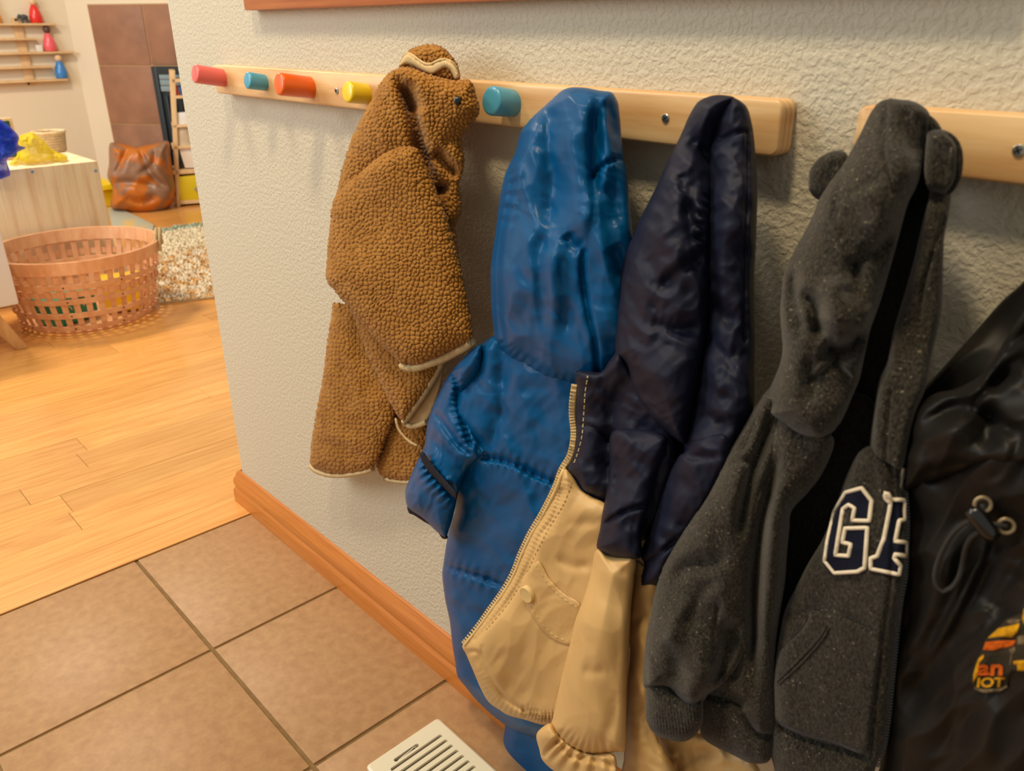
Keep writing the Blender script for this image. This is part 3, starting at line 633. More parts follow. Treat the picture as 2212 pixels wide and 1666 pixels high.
hl = panel('hood', zE(550,85, 600,62, 650,60, 700,72, 720,110, 690,150, 655,190, 630,260, 616,400, 610,600, 606,800, 596,950, 576,1080, 555,1200, 535,1300, 515,1400, 470,1385, 420,1345, 350,1275, 300,1185, 270,1092, 235,1060, 231,1000, 234,900, 241,820, 256,730, 276,650, 301,600, 326,540, 356,480, 396,400, 431,320, 461,260, 491,200, 521,130),
   [(*zE(630,90)[0], 0.058), (*zE(350,600)[0], 0.085), (*zE(500,800)[0], 0.088), (*zE(420,1200)[0], 0.098)], 0.056, M_NAVY, nv, R=80, sp=4,
   creases=[('v', zE(520,215, 580,290, 640,300, 655,230), 14, 0.020), ('v', zE(640,210, 620,300, 605,430), 14, 0.018), ('r', zE(560,340, 590,380, 605,450, 595,560, 590,640), 10, 0.008), ('v', zE(545,370, 520,460, 515,560, 530,650), 9, 0.010), ('v', zE(490,380, 500,420, 480,450), 9, 0.012),
            ('v', zE(600,660, 520,710, 450,760, 400,820), 10, 0.012), ('v', zE(380,920, 460,950, 560,940), 10, 0.009), ('r', zE(420,560, 470,680, 430,760), 26, 0.010), ('v', zE(360,680, 390,740, 380,800), 10, 0.005), ('v', zE(300,760, 280,900, 300,1020), 16, 0.005), ('p', zE(600,450, 560,560, 552,650), 12, 0.004, 22)], noise=NN)
# open front: navy yoke, tan panel
yk = panel('front_yoke', zE(80,1124, 130,1126, 180,1128, 215,1080, 250,1050, 330,1180, 430,1330, 470,1420, 440,1600, 380,1740, 330,1790)+zD(830,598, 810,594, 770,575, 732,552, 704,508, 668,466, 692,420, 705,330, 702,240, 708,140, 704,110, 712,82),
   [(*zD(710,100)[0], 0.108), (*zD(700,450)[0], 0.112), (*zD(850,300)[0], 0.098)], 0.024, M_NAVY, nv, R=34, sp=4, noise=NN,
   creases=[('v', zE(300,1150, 230,1250, 215,1400, 205,1600), 14, 0.014), ('V', zE(210,1395, 270,1400, 360,1430), 5, 0.006), ('V', zE(110,1340, 150,1350, 200,1380), 5, 0.005), ('v', zE(90,1195, 160,1190, 230,1150), 9, 0.006), ('r', zE(300,1300, 290,1500, 260,1700), 20, 0.010), ('v', zE(100,1250, 130,1300, 190,1310), 8, 0.004)])
fp = panel('front_panel', zD(668,468, 702,506, 730,552, 770,575, 812,596, 860,640, 840,900, 780,1200, 700,1420, 660,1482, 605,1482, 570,1482, 500,1462, 440,1446, 400,1422, 360,1392, 330,1342, 300,1272, 270,1202, 256,1166, 320,1092, 370,1022, 420,952, 460,882, 490,802, 530,722, 575,652, 610,562, 640,486),
   [(*zD(660,500)[0], 0.116), (*zD(270,1180)[0], 0.128), (*zD(700,1000)[0], 0.112), (*zD(560,1460)[0], 0.110)], 0.030, M_TAN, nv, R=55, sp=3.6,
   creases=[('V', zD(650,560, 620,660, 565,740, 530,830, 480,930, 420,1020, 350,1100, 310,1140), 6, 0.005), ('p', zD(660,520, 590,680, 510,800, 450,920, 360,1040, 290,1120), 16, 0.0016, 9),
            ('V', zD(270,1200, 320,1190, 345,1250, 380,1310, 430,1370, 500,1420), 5, 0.005), ('p', zD(300,1270, 350,1370, 420,1425, 500,1450), 16, 0.0022, 11), ('p', zD(500,1446, 560,1462, 620,1462), 22, 0.005, 8),
            ('V', zD(500,1405, 505,1440, 498,1464), 5, 0.005), ('V', zD(340,1170, 345,1210, 400,1330, 500,1415), 4, 0.003), ('v', zD(620,820, 700,860, 770,850), 8, 0.006), ('v', zD(660,700, 740,690, 800,710), 9, 0.004), ('v', zD(400,1180, 460,1260, 520,1290), 14, 0.004), ('v', zD(560,700, 600,600, 700,560), 9, 0.003)],
   noise=[(50, 0.004, 0.9, 2.4, 51), (44, -0.006, 2.0, 1.8, 54)])
fl_ = decal('pocket_flap', fp, zD(555,832, 572,850, 600,902, 660,962, 722,1004, 712,1080, 690,1160, 668,1166, 610,1142, 560,1092, 510,1012, 486,948, 492,905, 520,868), 0.0016, M_TAN, nv, sp=4, puff=0.0022, R=8)
dashes('stitching', fp, zD(500,950, 522,1004, 570,1078, 618,1126, 672,1150), M_STITCH, nv, lift=0.0042)
dashes('stitching', fp, zD(548,848, 590,916, 650,976, 716,1018), M_STITCH, nv, lift=0.0042)
bq = np.array(zD(523,957)[0]); b3 = surf(fp, [bq+(-14, 0), bq+(14, 0), bq+(0, -14), bq+(0, 14)]); bnrm = np.cross(b3[1]-b3[0], b3[2]-b3[3]); bnrm /= np.linalg.norm(bnrm); bnrm *= np.sign(bnrm@fp.n)
bp_ = b3.mean(0)+bnrm*0.0045
MB().lathe([(0.0092, -0.008), (0.0092, 0.0012), (0.0084, 0.0022), (0.0072, 0.0019), (0.0004, 0.0022)], 24, frame_to(bp_, bnrm)).build('snap_button', M_ZIPB, nv, 40)
zp = zD(700,140, 692,200, 691,260, 697,330, 684,410, 650,470, 628,530, 600,590, 565,655, 525,722, 488,800, 456,880, 416,950, 366,1020, 316,1090, 258,1162)
comb = Panel(); comb.P = np.concatenate([yk.P, fp.P]); comb.Q = np.concatenate([yk.Q, fp.Q]); comb.n = fp.n
on_tube('zipper_tape', comb, [(x+4, y+2) for x, y in zp], 0.0022, M_ZIPB, nv, 0.0015)
teeth('zipper_teeth', comb, [(x-1, y) for x, y in zp], M_ZIPB, nv, 6.0, 0.0019, 0.0040)
dashes('stitching', yk, zD(754,96, 744,160, 738,250, 730,340, 708,420, 690,460), M_STITCH, nv, 8, 5)
dashes('stitching', fp, zD(688,520, 660,600, 600,700, 548,800, 500,900, 430,1010, 345,1110), mat('tan_thread', (184, 150, 94), 0.9), nv, 6, 4)
# near sleeve
su = panel('sleeve_upper', zF(430,-60, 560,-80, 700,-40, 705,40, 665,150, 622,300, 580,430, 582,560, 556,586, 430,574, 355,532, 352,505, 368,432, 382,340, 402,240, 415,100), [(*zF(560,0)[0], 0.112), (*zF(460,560)[0], 0.136)], 0.036, M_NAVY, nv, R=50, sp=4, noise=NN,
   creases=[('V', zF(380,410, 440,372, 520,330, 610,310), 6, 0.010), ('v', zF(400,250, 460,200, 560,170), 12, 0.006), ('v', zF(390,400, 470,420, 560,380), 12, 0.006), ('v', zF(470,40, 460,150, 430,270), 12, 0.006)])
sl2 = panel('sleeve_lower', zF(350,540, 430,572, 550,582, 545,680, 530,800, 518,1000, 508,1200, 502,1400, 497,1562, 455,1568, 410,1575, 300,1580, 200,1545, 140,1490, 118,1440, 126,1400, 152,1280, 182,1150, 212,1030, 242,900, 282,790, 322,660),
   [(*zF(450,600)[0], 0.132), (*zF(330,1000)[0], 0.142), (*zF(200,1500)[0], 0.140)], 0.046, M_TAN, nv, R=70, sp=4,
   creases=[('v', zF(470,700, 440,900, 450,1100, 400,1400), 16, 0.004), ('v', zF(280,1150, 340,1160, 400,1150), 8, 0.003), ('v', zF(460,1250, 420,1400, 370,1560), 9, 0.005), ('p', zF(140,1480, 230,1545, 330,1575, 430,1570), 24, 0.0045, 16), ('v', zF(360,560, 420,640, 520,680), 10, 0.004)],
   noise=[(50, 0.004, 1.3, 3, 61), (50, -0.006, 1.4, 2.2, 64)])
panel('cuff', zF(84,1436, 120,1425, 160,1480, 240,1545, 330,1580, 420,1575, 445,1590, 455,1640, 440,1720, 300,1740, 140,1670, 76,1612, 60,1560, 44,1482), 0.150, 0.022, M_TAN, nv, R=26, sp=3.6,
   creases=[('V', zF(90,1590, 110,1560, 150,1520), 5, 0.006), ('p', zF(130,1500, 220,1580, 330,1620, 440,1610), 34, 0.0050, 24), ('V', zF(160,1520, 220,1590, 300,1600, 440,1640), 7, 0.007)], noise=[(22, 0.004, 0.8, 2, 66)])

# ================================================================== grey bear-ear hoodie
gh = thing('hooded_sweatshirt', 'charcoal grey zip hoodie with round bear ears and sewn letters', 'hoodie', (0.58, -0.10, 0.2))
NH = [(80, 0.006, 1.35, 3.4, 71), (50, -0.0022, 1.2, 2.2, 74)]
# dark inside of the hood and of the open front
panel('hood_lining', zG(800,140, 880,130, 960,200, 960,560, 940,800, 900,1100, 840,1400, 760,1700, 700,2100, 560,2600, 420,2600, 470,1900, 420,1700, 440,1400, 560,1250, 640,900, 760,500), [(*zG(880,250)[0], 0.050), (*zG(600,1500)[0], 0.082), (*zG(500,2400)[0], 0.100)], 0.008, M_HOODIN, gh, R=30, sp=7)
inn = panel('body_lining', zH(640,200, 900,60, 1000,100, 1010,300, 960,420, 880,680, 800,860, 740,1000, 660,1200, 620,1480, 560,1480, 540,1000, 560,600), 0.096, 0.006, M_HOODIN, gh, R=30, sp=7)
# ears
def ear(pts, d, **k): return panel('ear', pts, d, 0.015, M_HOOD, gh, R=24, sp=3.6, **k)
ear(zG(264,490, 275,435, 318,380, 375,346, 430,336, 470,352, 490,420, 440,520, 360,600, 320,602, 288,580, 268,545), 0.052)
strip = panel('hood_front_edge', zG(880,150, 930,170, 975,220, 1015,320, 1030,580, 1014,700, 994,800, 988,950, 984,1100, 977,1200, 962,1290, 922,1450, 902,1560, 884,1640)+zH(1182,130, 1152,250, 1126,372, 1060,347, 1004,314, 984,275, 1000,140, 1025,0)+zG(688,1470, 722,1300, 782,1100, 832,920, 882,700, 915,560, 905,400),
   [(*zG(950,250)[0], 0.060), (*zG(930,900)[0], 0.088), (*zH(1060,300)[0], 0.116)], 0.022, M_HOOD, gh, R=22, sp=4.2, creases=[('V', zG(990,700, 930,900, 880,1080, 860,1250), 5, 0.004), ('V', zH(1075,40, 1060,200, 1055,330), 4, 0.0025), ('v', zG(950,600, 930,760, 900,880), 10, 0.004), ('r', zH(1000,290, 1060,326, 1118,352), 7, 0.004)], noise=NH)
ear(zG(905,240, 945,225, 1000,228, 1055,262, 1088,320, 1096,400, 1082,490, 1040,560, 1000,578, 950,562, 905,540, 888,470, 890,360, 896,290), 0.090, creases=[('V', zG(1012,240, 1058,300, 1066,400, 1052,500, 1010,565), 6, 0.008)])
hh = panel('hood', zG(640,90, 690,75, 740,80, 800,85, 858,108, 905,150, 915,205, 905,280, 880,400, 850,520, 800,620, 750,800, 700,980, 650,1150, 600,1290, 570,1420, 540,1560)+zH(905,80, 880,140, 850,190, 800,236, 720,236, 640,202, 600,162, 560,130, 560,80)+zG(20,1655, 62,1600, 112,1480, 126,1400, 119,1300, 113,1200, 121,1100, 131,1010, 161,930, 201,850, 241,780, 281,700, 321,600, 371,520, 431,440, 481,360, 541,250, 600,130),
   [(*zG(740,110)[0], 0.058), (*zG(350,700)[0], 0.090), (*zG(650,700)[0], 0.092), (*zG(300,1400)[0], 0.108), (*zH(720,150)[0], 0.112)], 0.050, M_HOOD, gh, R=70, sp=4,
   creases=[('V', zG(672,90, 665,200, 660,320, 655,430, 680,520, 690,600), 4, 0.0035), ('V', zG(650,230, 640,320, 645,430), 3, 0.0022), ('v', zG(770,160, 770,280, 800,420), 14, 0.008), ('v', zG(850,200, 850,350, 840,480), 12, 0.010),
            ('v', zG(500,900, 510,970, 500,1080, 480,1140), 16, 0.016), ('f', zG(560,910, 640,860, 720,790), 8, -0.010, 50), ('v', zG(520,880, 600,900, 700,800), 14, 0.010), ('r', zG(560,560, 620,700, 600,820), 36, 0.010),
            ('v', zG(200,960, 195,1060, 210,1180, 260,1330), 16, 0.016), ('v', zG(230,1090, 300,1140, 325,1250, 322,1350), 15, 0.022), ('r', zG(400,1000, 420,1150, 420,1280), 34, 0.014), ('v', zG(330,1370, 420,1395, 500,1370, 580,1300), 22, 0.034), ('v', zG(360,1450, 420,1520, 480,1480), 40, 0.018), ('r', zG(560,1150, 580,1220, 520,1290), 16, 0.006),
            ('v', zG(300,1400, 280,1500, 290,1650), 14, 0.012), ('V', zH(604,168, 640,206, 720,238, 800,238), 6, 0.006), ('v', zG(440,420, 430,600, 400,760), 8, 0.003)], noise=NH)
# left sleeve
sv = panel('sleeve', zH(545,55, 590,80, 610,150, 600,300, 560,420, 520,520, 500,640, 480,800, 470,1000, 440,1180, 360,1290, 300,1335, 262,1385, 200,1385, 150,1345, 120,1312, 60,1318, 22,1300, 20,1230, 30,1100, 50,1000, 70,900, 100,800, 150,710, 220,600, 290,500, 340,400, 380,310, 450,190, 500,110),
   [(*zH(540,100)[0], 0.106), (*zH(300,600)[0], 0.130), (*zH(100,1200)[0], 0.146), (*zH(400,900)[0], 0.130)], 0.048, M_HOOD, gh, R=62, sp=4,
   creases=[('v', zH(380,370, 440,380, 480,350), 7, 0.006), ('v', zH(500,200, 450,300, 430,350), 7, 0.006), ('v', zH(560,130, 530,260, 480,400, 440,560, 420,700), 13, 0.026), ('v', zH(375,775, 300,780, 210,800, 150,870), 16, 0.014), ('v', zH(360,850, 290,890, 220,990, 200,1060), 14, 0.014), ('r', zH(370,830, 270,920, 180,1010, 150,1090, 170,1180), 20, 0.012),
            ('v', zH(130,1080, 160,1180, 180,1270), 16, 0.010), ('V', zH(335,960, 320,1060, 312,1180), 4, 0.004), ('v', zH(400,1000, 370,1150, 340,1290), 22, 0.030), ('v', zH(30,1290, 80,1300, 130,1310, 190,1380), 10, 0.008), ('r', zH(60,1150, 50,1230, 80,1290), 18, 0.006), ('r', zH(250,1180, 240,1280, 220,1340), 26, 0.008)], noise=NH)
cf = panel('cuff', zH(34,1296, 80,1292, 130,1306, 180,1350, 240,1362, 268,1360, 272,1450, 242,1512, 190,1541, 120,1531, 60,1501, 30,1440, 28,1360), 0.158, 0.026, M_HOOD, gh, prof=0.5, R=34, sp=2.6, creases=[('p', zH(20,1500, 140,1490, 290,1470), 70, 0.0010, 6.5)])
# middle of the body (edge of the left front hanging in folds)
bd = panel('body', zH(600,150, 680,210, 800,240, 830,280, 780,400, 720,480, 650,560, 640,640, 630,740, 622,860, 600,1000, 585,1120, 580,1260, 585,1400, 580,1480, 562,1610, 480,1626, 400,1592, 300,1542, 262,1500, 262,1400, 270,1300, 280,1150, 300,1000, 340,850, 400,700, 460,500, 540,300),
   [(*zH(680,250)[0], 0.112), (*zH(520,900)[0], 0.118), (*zH(400,1500)[0], 0.124), (*zH(600,700)[0], 0.124)], 0.042, M_HOOD, gh, R=48, sp=4,
   creases=[('v', zH(590,330, 555,500, 520,650, 497,850, 492,1050, 485,1280), 12, 0.032), ('r', zH(440,620, 420,800, 430,1000, 450,1180), 18, 0.012), ('v', zH(395,900, 410,1050, 420,1200, 400,1320), 16, 0.014), ('v', zH(330,1300, 400,1340, 450,1380), 14, 0.010), ('V', zH(280,1320, 360,1345, 440,1380), 6, 0.006), ('f', zH(470,1330, 450,1390, 500,1470, 560,1490), 8, -0.012, 30), ('r', zH(560,500, 560,700, 550,900, 540,1100), 20, 0.010), ('V', zH(450,1410, 500,1480, 570,1500), 6, 0.006)], noise=NH)
# right front with letters, pocket, hem
rf = panel('front_panel', zH(985,290, 1040,330, 1118,372, 1134,480, 1142,600, 1138,750, 1132,850, 1117,930, 1107,1000, 1092,1150, 1077,1300, 1062,1450, 1042,1570, 1005,1660, 990,1760, 600,1760, 575,1650, 560,1585, 566,1500, 576,1400, 570,1300, 580,1200, 600,1080, 622,980, 660,900, 722,780, 782,680, 832,560, 880,420, 930,320),
   [(*zH(1050,400)[0], 0.116), (*zH(650,1000)[0], 0.122), (*zH(1080,1000)[0], 0.128), (*zH(800,1500)[0], 0.128)], 0.026, M_HOOD, gh, R=42, sp=4,
   creases=[('V', zH(1062,380, 1075,600, 1060,900, 1035,1080, 1010,1300, 985,1590), 5, 0.004), ('V', zH(580,1450, 640,1485, 720,1520, 840,1550, 960,1592), 8, 0.007), ('v', zH(760,760, 860,900, 1000,960), 26, 0.003), ('p', zH(590,1490, 720,1540, 950,1610), 26, 0.0012, 6), ('v', zH(620,1000, 680,1010, 740,990), 10, 0.004)], noise=[(70, 0.004, 1.3, 2, 81), (26, 0.0018, 0.5, 2, 84)])
pk = decal('pocket', rf, zH(735,986, 780,988, 830,1000, 890,1020, 940,1042, 1022,1092, 1010,1250, 985,1440, 960,1585, 840,1548, 720,1518, 640,1484, 585,1452, 575,1300, 590,1175, 640,1120, 700,1060, 722,1020), 0.0026, M_HOOD, gh, sp=5, puff=0.0024, R=9)
on_tube('pocket_seam', rf, zH(800,1048, 775,1090, 740,1132, 670,1205, 592,1282), 0.0011, M_HOOD, gh, 0.0056)
on_tube('pocket_seam', rf, zH(812,1052, 787,1098, 752,1142, 682,1217, 600,1292), 0.0009, M_HOOD, gh, 0.0056)
# sewn letters G and A
def letter(pts, fillp=None):
    L = decal('letter', rf, fillp or pts, 0.0008, M_NAVYFELT, gh, sp=4, puff=0.0006, sm=False, R=4)
    P = catmull_lin(np.asarray(pts), 4)
    on_tube('letter_piping', rf, P, 0.00140, M_CREAM, L, 0.0012, True, smooth_line=False, n=7)
Gp = zH(880,482, 948,463, 990,518, 980,602, 908,600, 918,548, 893,534, 868,552, 836,748, 892,752, 902,702, 866,694, 878,634, 972,632, 960,802, 930,818, 832,824, 790,772, 802,690, 832,562)
letter(Gp)
Ap = zH(1046,484, 1060,488, 1072,512, 1128,514, 1128,598, 1108,600, 1090,690, 1136,694, 1134,752, 1092,744, 1086,762, 1112,792, 1106,830, 986,806, 986,762, 1014,752, 1042,680, 1066,560, 1070,528, 1050,510)
letter(Ap)
teeth('zipper_teeth', rf, zH(1121,400, 1133,480, 1141,600, 1137,750, 1131,850, 1116,930, 1106,1000, 1091,1150, 1076,1300, 1061,1450, 1041,1570, 1010,1650), M_GLOSS, gh, 6.5, 0.0012, 0.0008)
pull = surf(rf, zH(1119,412))[0]+rf.n*0.002
MB().tube([pull+Vector((0, 0, 0.006)), pull, pull-Vector((0, 0, 0.012))], 0.0012, 6).build('zipper_pull', M_STEEL, gh)

# ================================================================== black rain jacket
bk = thing('rain_jacket', 'black nylon jacket with drawcord and an orange and yellow embroidered patch', 'jacket', (0.70, -0.10, 0.2))
NK = [(80, 0.010, 2.2, 3.0, 91), (60, -0.012, 2.4, 2.2, 94)]
def X(*p): return [(p[i], p[i+1]) for i in range(0, len(p), 2)]
panel('back_panel', X(2330,470, 2212,607, 2163,652, 2103,721, 2042,789, 1995,840, 1950,900, 1920,1100, 1900,1666, 1880,1760, 2420,1760, 2420,500), [(2200,620,0.055), (2000,900,0.075), (2200,1000,0.08), (1950,1600,0.085)], 0.012, M_BLACK, bk, R=40, sp=8, noise=[(60, 0.006, 2.3, 2.6, 99)])
bj = panel('body', X(1960,1000, 2010,1010, 2110,960, 2212,930, 2420,900, 2420,1780, 1880,1780, 1905,1640, 1925,1450, 1935,1250, 1945,1100), [(2000,1050,0.090), (2212,1000,0.110), (2000,1600,0.105), (2212,1600,0.130)], 0.050, M_BLACK, bk, R=110, sp=5,
   creases=[('v', X(2190,1120, 2120,1260, 2040,1400, 1960,1530), 22, 0.016), ('v', X(2110,1180, 2060,1300, 2000,1400), 14, 0.010), ('r', X(2150,1150, 2090,1290, 2010,1430), 12, 0.008), ('f', X(2212,1290, 2130,1370, 2060,1440, 1970,1560), 12, -0.016, 90), ('v', X(2200,1240, 2140,1330), 18, 0.010), ('v', X(2000,1060, 2080,1020, 2180,1000), 14, 0.008), ('v', X(2180,1450, 2170,1560, 2165,1666), 20, 0.006)], noise=NK)
upj = panel('hood', X(1965,950, 1985,880, 2020,850, 2070,838, 2130,800, 2180,720, 2240,640, 2330,560, 2420,560, 2420,1010, 2300,1010, 2212,1005, 2130,1012, 2060,1030, 2000,1050, 1955,1060, 1952,1010), [(1980,980,0.100), (2212,800,0.100), (2212,980,0.125), (2100,900,0.105)], 0.042, M_BLACK, bk, R=60, sp=4.5,
   creases=[('v', X(2000,905, 2080,880, 2130,890, 2180,920, 2230,925), 12, 0.016), ('v', X(2140,850, 2180,800, 2230,770), 12, 0.016), ('f', X(1960,1000, 2020,940, 2080,920, 2150,940), 8, 0.012, 40), ('v', X(2120,930, 2170,950, 2230,950), 16, 0.010), ('v', X(2100,880, 2150,830, 2212,810), 9, 0.010), ('r', X(2040,855, 2100,850, 2140,830), 10, 0.006), ('v', X(2150,760, 2200,735, 2240,720), 12, 0.014), ('v', X(1990,1030, 2040,1000, 2130,985), 10, 0.006)], noise=NK)
# drawcord with toggle and grommets
g1 = surf(bj, zJ(602,310))[0]+bj.n*0.010; g2 = surf(bj, zJ(735,435))[0]+bj.n*0.012; tg = surf(bj, zJ(605,425))[0]+bj.n*0.018
for g in (g1, g2):
    Mx = frame_to(g, bj.n+np.array([0.25, 0.0, -0.35]))
    MB().tube([Mx@Vector((0.0042*math.cos(a), 0.0042*math.sin(a), 0)) for a in np.linspace(0, 2*PI, 20)[:-1]], 0.0012, 8, True).build('grommet', M_GROM, bk)
tdir = Vector(surf(bj, zJ(645,480))[0]-surf(bj, zJ(560,370))[0]).normalized()
MB().lathe([(0.002, -0.0115), (0.0048, -0.010), (0.0056, -0.005), (0.0056, 0.005), (0.0048, 0.010), (0.002, 0.0115)], 18, frame_to(tg, tdir)).build('cord_lock', M_GLOSS, bk, 60)
def P_(x, y, l): return Vector(surf(bj, zJ(x, y))[0]+bj.n*l)
cpts = [P_(560,405,0.018), P_(500,425,0.016), P_(440,470,0.013), P_(385,545,0.010), P_(345,630,0.008), P_(325,710,0.007), P_(335,775,0.007), P_(370,805,0.007), P_(420,785,0.008), P_(462,730,0.009), P_(485,650,0.011), P_(505,560,0.013), P_(540,500,0.015), P_(590,470,0.018)]
MB().tube(catmull([tuple(c) for c in cpts], 0.004, False), 0.0016, 7).build('drawcord', M_CORD, bk)
MB().tube([g1, (Vector(g1)+Vector(tg))/2+Vector(bj.n)*0.002, tg], 0.0015, 6).build('drawcord', M_CORD, bk)
MB().tube([g2, (Vector(g2)+Vector(tg))/2+Vector(bj.n)*0.002, tg], 0.0015, 6).build('drawcord', M_CORD, bk)
# embroidered patch
M_PY = mat('yellow_thread', (214, 158, 18), 0.8, 0.2, bump=0.6, bscale=700, col2=(180, 124, 10), scale=200)
M_PO = mat('orange_thread', (206, 96, 16), 0.8, 0.2, bump=0.6, bscale=700, col2=(176, 74, 10), scale=200)
M_PG = mat('grey_thread', (120, 104, 78), 0.9, 0.1, bump=0.6, bscale=600, col2=(84, 72, 54), scale=200)
M_PK = mat('dark_patch', (52, 46, 36), 0.95, 0.1, bump=0.4, bscale=600)
ptc = decal('patch', bj, zJ(838,850, 825,930, 735,960, 700,1000, 640,1050, 612,1085, 585,1160, 555,1210, 540,1270, 530,1330, 550,1365, 600,1382, 690,1378, 740,1350, 752,1290, 770,1260, 838,1280, 900,1250, 900,850), 0.0012, M_PK, bk, sp=4, puff=0.0005, sm=False, R=5)
def patchbit(nm, pts, m, l=0.0022): return decal(nm, bj, zJ(*pts), l, m, ptc, sp=3, puff=0.0006, sm=False, R=3)
patchbit('yellow_stripe', (628,1072, 690,1015, 760,1000, 812,985, 800,1040, 770,1068, 700,1062), M_PY)
patchbit('orange_stripe', (600,1140, 615,1095, 680,1088, 792,1085, 780,1112, 740,1125, 660,1142), M_PO)
patchbit('yellow_edge', (838,900, 826,960, 838,990, 860,1000, 880,900), M_PY)
patchbit('yellow_edge', (560,1230, 575,1190, 605,1165, 605,1185, 580,1215, 570,1290, 545,1330, 545,1280), M_PY)
patchbit('grey_edge', (735,975, 770,960, 822,965, 800,985, 760,992), M_PG)
patchbit('grey_edge', (800,1062, 838,1055, 860,1090, 838,1108, 800,1110), M_PG)
patchbit('grey_edge', (548,1355, 600,1368, 690,1366, 738,1345, 742,1356, 692,1384, 600,1388, 552,1370), M_PG)
patchbit('grey_edge', (750,1140, 782,1120, 790,1140, 770,1170, 760,1230, 752,1230, 762,1160), M_PG)
def glyphs(txt, x0, y0, size, m, skew=0.0, sx=1.0, weight=0.0):
    cu = bpy.data.curves.new('t', 'FONT'); cu.body = txt; cu.size = 1.0; cu.offset = weight; cu.resolution_u = 3
    ob = bpy.data.objects.new('t', cu); COL.objects.link(ob); bpy.context.view_layer.update()
    me = bpy.data.meshes.new_from_object(ob.evaluated_get(bpy.context.evaluated_depsgraph_get()))
    bpy.data.objects.remove(ob)
    q = np.array([(x0+(v.co.x*sx+v.co.y*skew)*size, y0-v.co.y*size) for v in me.vertices]); q = np.array(zJ(*q.ravel()))
    W = surf(bj, q)+bj.n*0.0034; Fc = [tuple(p.vertices) for p in me.polygons]; N = len(W)
    lo = W-bj.n*0.002; o = mesh_obj('lettering', np.concatenate([W, lo]), Fc+[tuple(N+i for i in reversed(f)) for f in Fc], m, ptc, False); return o
glyphs('an', 566, 1286, 128, M_PO, 0.1, 1.28, 0.03)
glyphs('IOT', 560, 1354, 76, M_PY, 0.12, 1.25, 0.03)
patchbit('yellow_letter', (775,1205, 838,1200, 880,1210, 880,1262, 838,1262, 800,1260, 798,1225, 776,1222), M_PY)

# ================================================================== the playroom beyond
XS = -4.86                                              # face of the shelf wall
cy = on1(209, 343, 0, XS).y                              # its inside corner with the hearth wall
tag(MB().box((XS-0.12, -2.2, 0), (XS, cy+0.02, 2.45)).build('wall_back', M_WALL2, None, 30), 'cream playroom wall carrying the slatted doll shelf', kind='structure')
HD = np.array([0.815, 0.579, 0.0]); HD /= np.linalg.norm(HD); HN = np.array([HD[1], -HD[0], 0.0])   # hearth wall runs diagonally
H0 = np.array([XS, cy, 0.0])
def hw(q, off=0.0): return on_plane(q, H0+HN*off, HN)
def hs(px, py): p = hw([(px, py)])[0]; return float((p-H0)@HD), float(p[2])
HM = Matrix(((HD[0], -HN[0], 0, H0[0]), (HD[1], -HN[1], 0, H0[1]), (0, 0, 1, 0), (0, 0, 0, 1)))   # local x along the wall, y into it
hwall = MB().box((-0.3, 0, 0), (3.2, 0.12, 2.45), HM).build('wall_hearth', M_WALL2, None, 30)
tag(hwall, 'pale diagonal playroom wall with a brown tiled hearth surround', kind='structure')
s0, zt0 = hs(191, 10); s1, _ = hs(309, 12); s1b, _ = hs(330, 141); sI, zI_ = hs(335, 143); _, zr1 = hs(250, 141); _, zr2 = hs(290, 267.5)
s1 = (s1+s1b)/2; tw = s1-s0; sI = max(sI, s1+0.004)
MB().box((s0-0.004, -0.008, 0), (sI+1.3, 0.002, zt0+0.002), HM).build('grout', M_GROUT2, hwall, 30)
trow = [(zr1, zt0), (zr2, zr1), (2*zr2-zr1, zr2), (3*zr2-2*zr1, 2*zr2-zr1)]
for r, (za, zb_) in enumerate(trow):
    if zb_ < 0.03: continue
    za = max(za, 0.003)
    for c in range(4 if r == 0 else 1):
        a = s0+c*tw; b = (s0+(c+1)*tw) if r == 0 else sI
        MB().box((a+0.004, -0.014, za+0.004), (b-0.004, -0.006, zb_-0.004), HM).build('tile', M_TILE2, hwall, 35, 0.0015)
M_IRON = mat('dark_iron', (34, 44, 50), 0.45, 0.5)
M_REFLECT = mat('louver_reflection', (150, 178, 196), 0.25, 0.5, metallic=0.7)  # the bluish reflection on the louvres is put into their base colour
fi = thing('fireplace_insert', 'dark metal fireplace insert with louvres coloured with a bluish reflection, mostly hidden', 'fireplace', tuple(H0+HD*(sI+0.4)))
MB().box((sI, -0.030, 0.02), (sI+0.9, -0.009, zr1-0.004), HM).build('backplate', M_IRON, fi, 30, 0.003)
MB().box((sI, -0.046, 0.02), (sI+0.035, -0.030, zr1-0.004), HM).build('frame_side', M_IRON, fi, 30, 0.004)
MB().box((sI+0.035, -0.046, zr1-0.05), (sI+0.9, -0.030, zr1-0.004), HM).build('frame_top', M_IRON, fi, 30, 0.004)
for py in (164.5, 177.5, 190.5):
    z = hs(350, py)[1]
    MB().box((sI+0.042, -0.044, z-0.016), (sI+0.8, -0.030, z+0.016), HM).build('louver', M_REFLECT, fi, 30, 0.004)
for k in range(2): MB().box((sI+0.06+k*0.05, -0.042, 0.03), (sI+0.075+k*0.05, -0.030, hs(350, 205)[1]), HM).build('door_bar', M_IRON, fi, 30, 0.003)

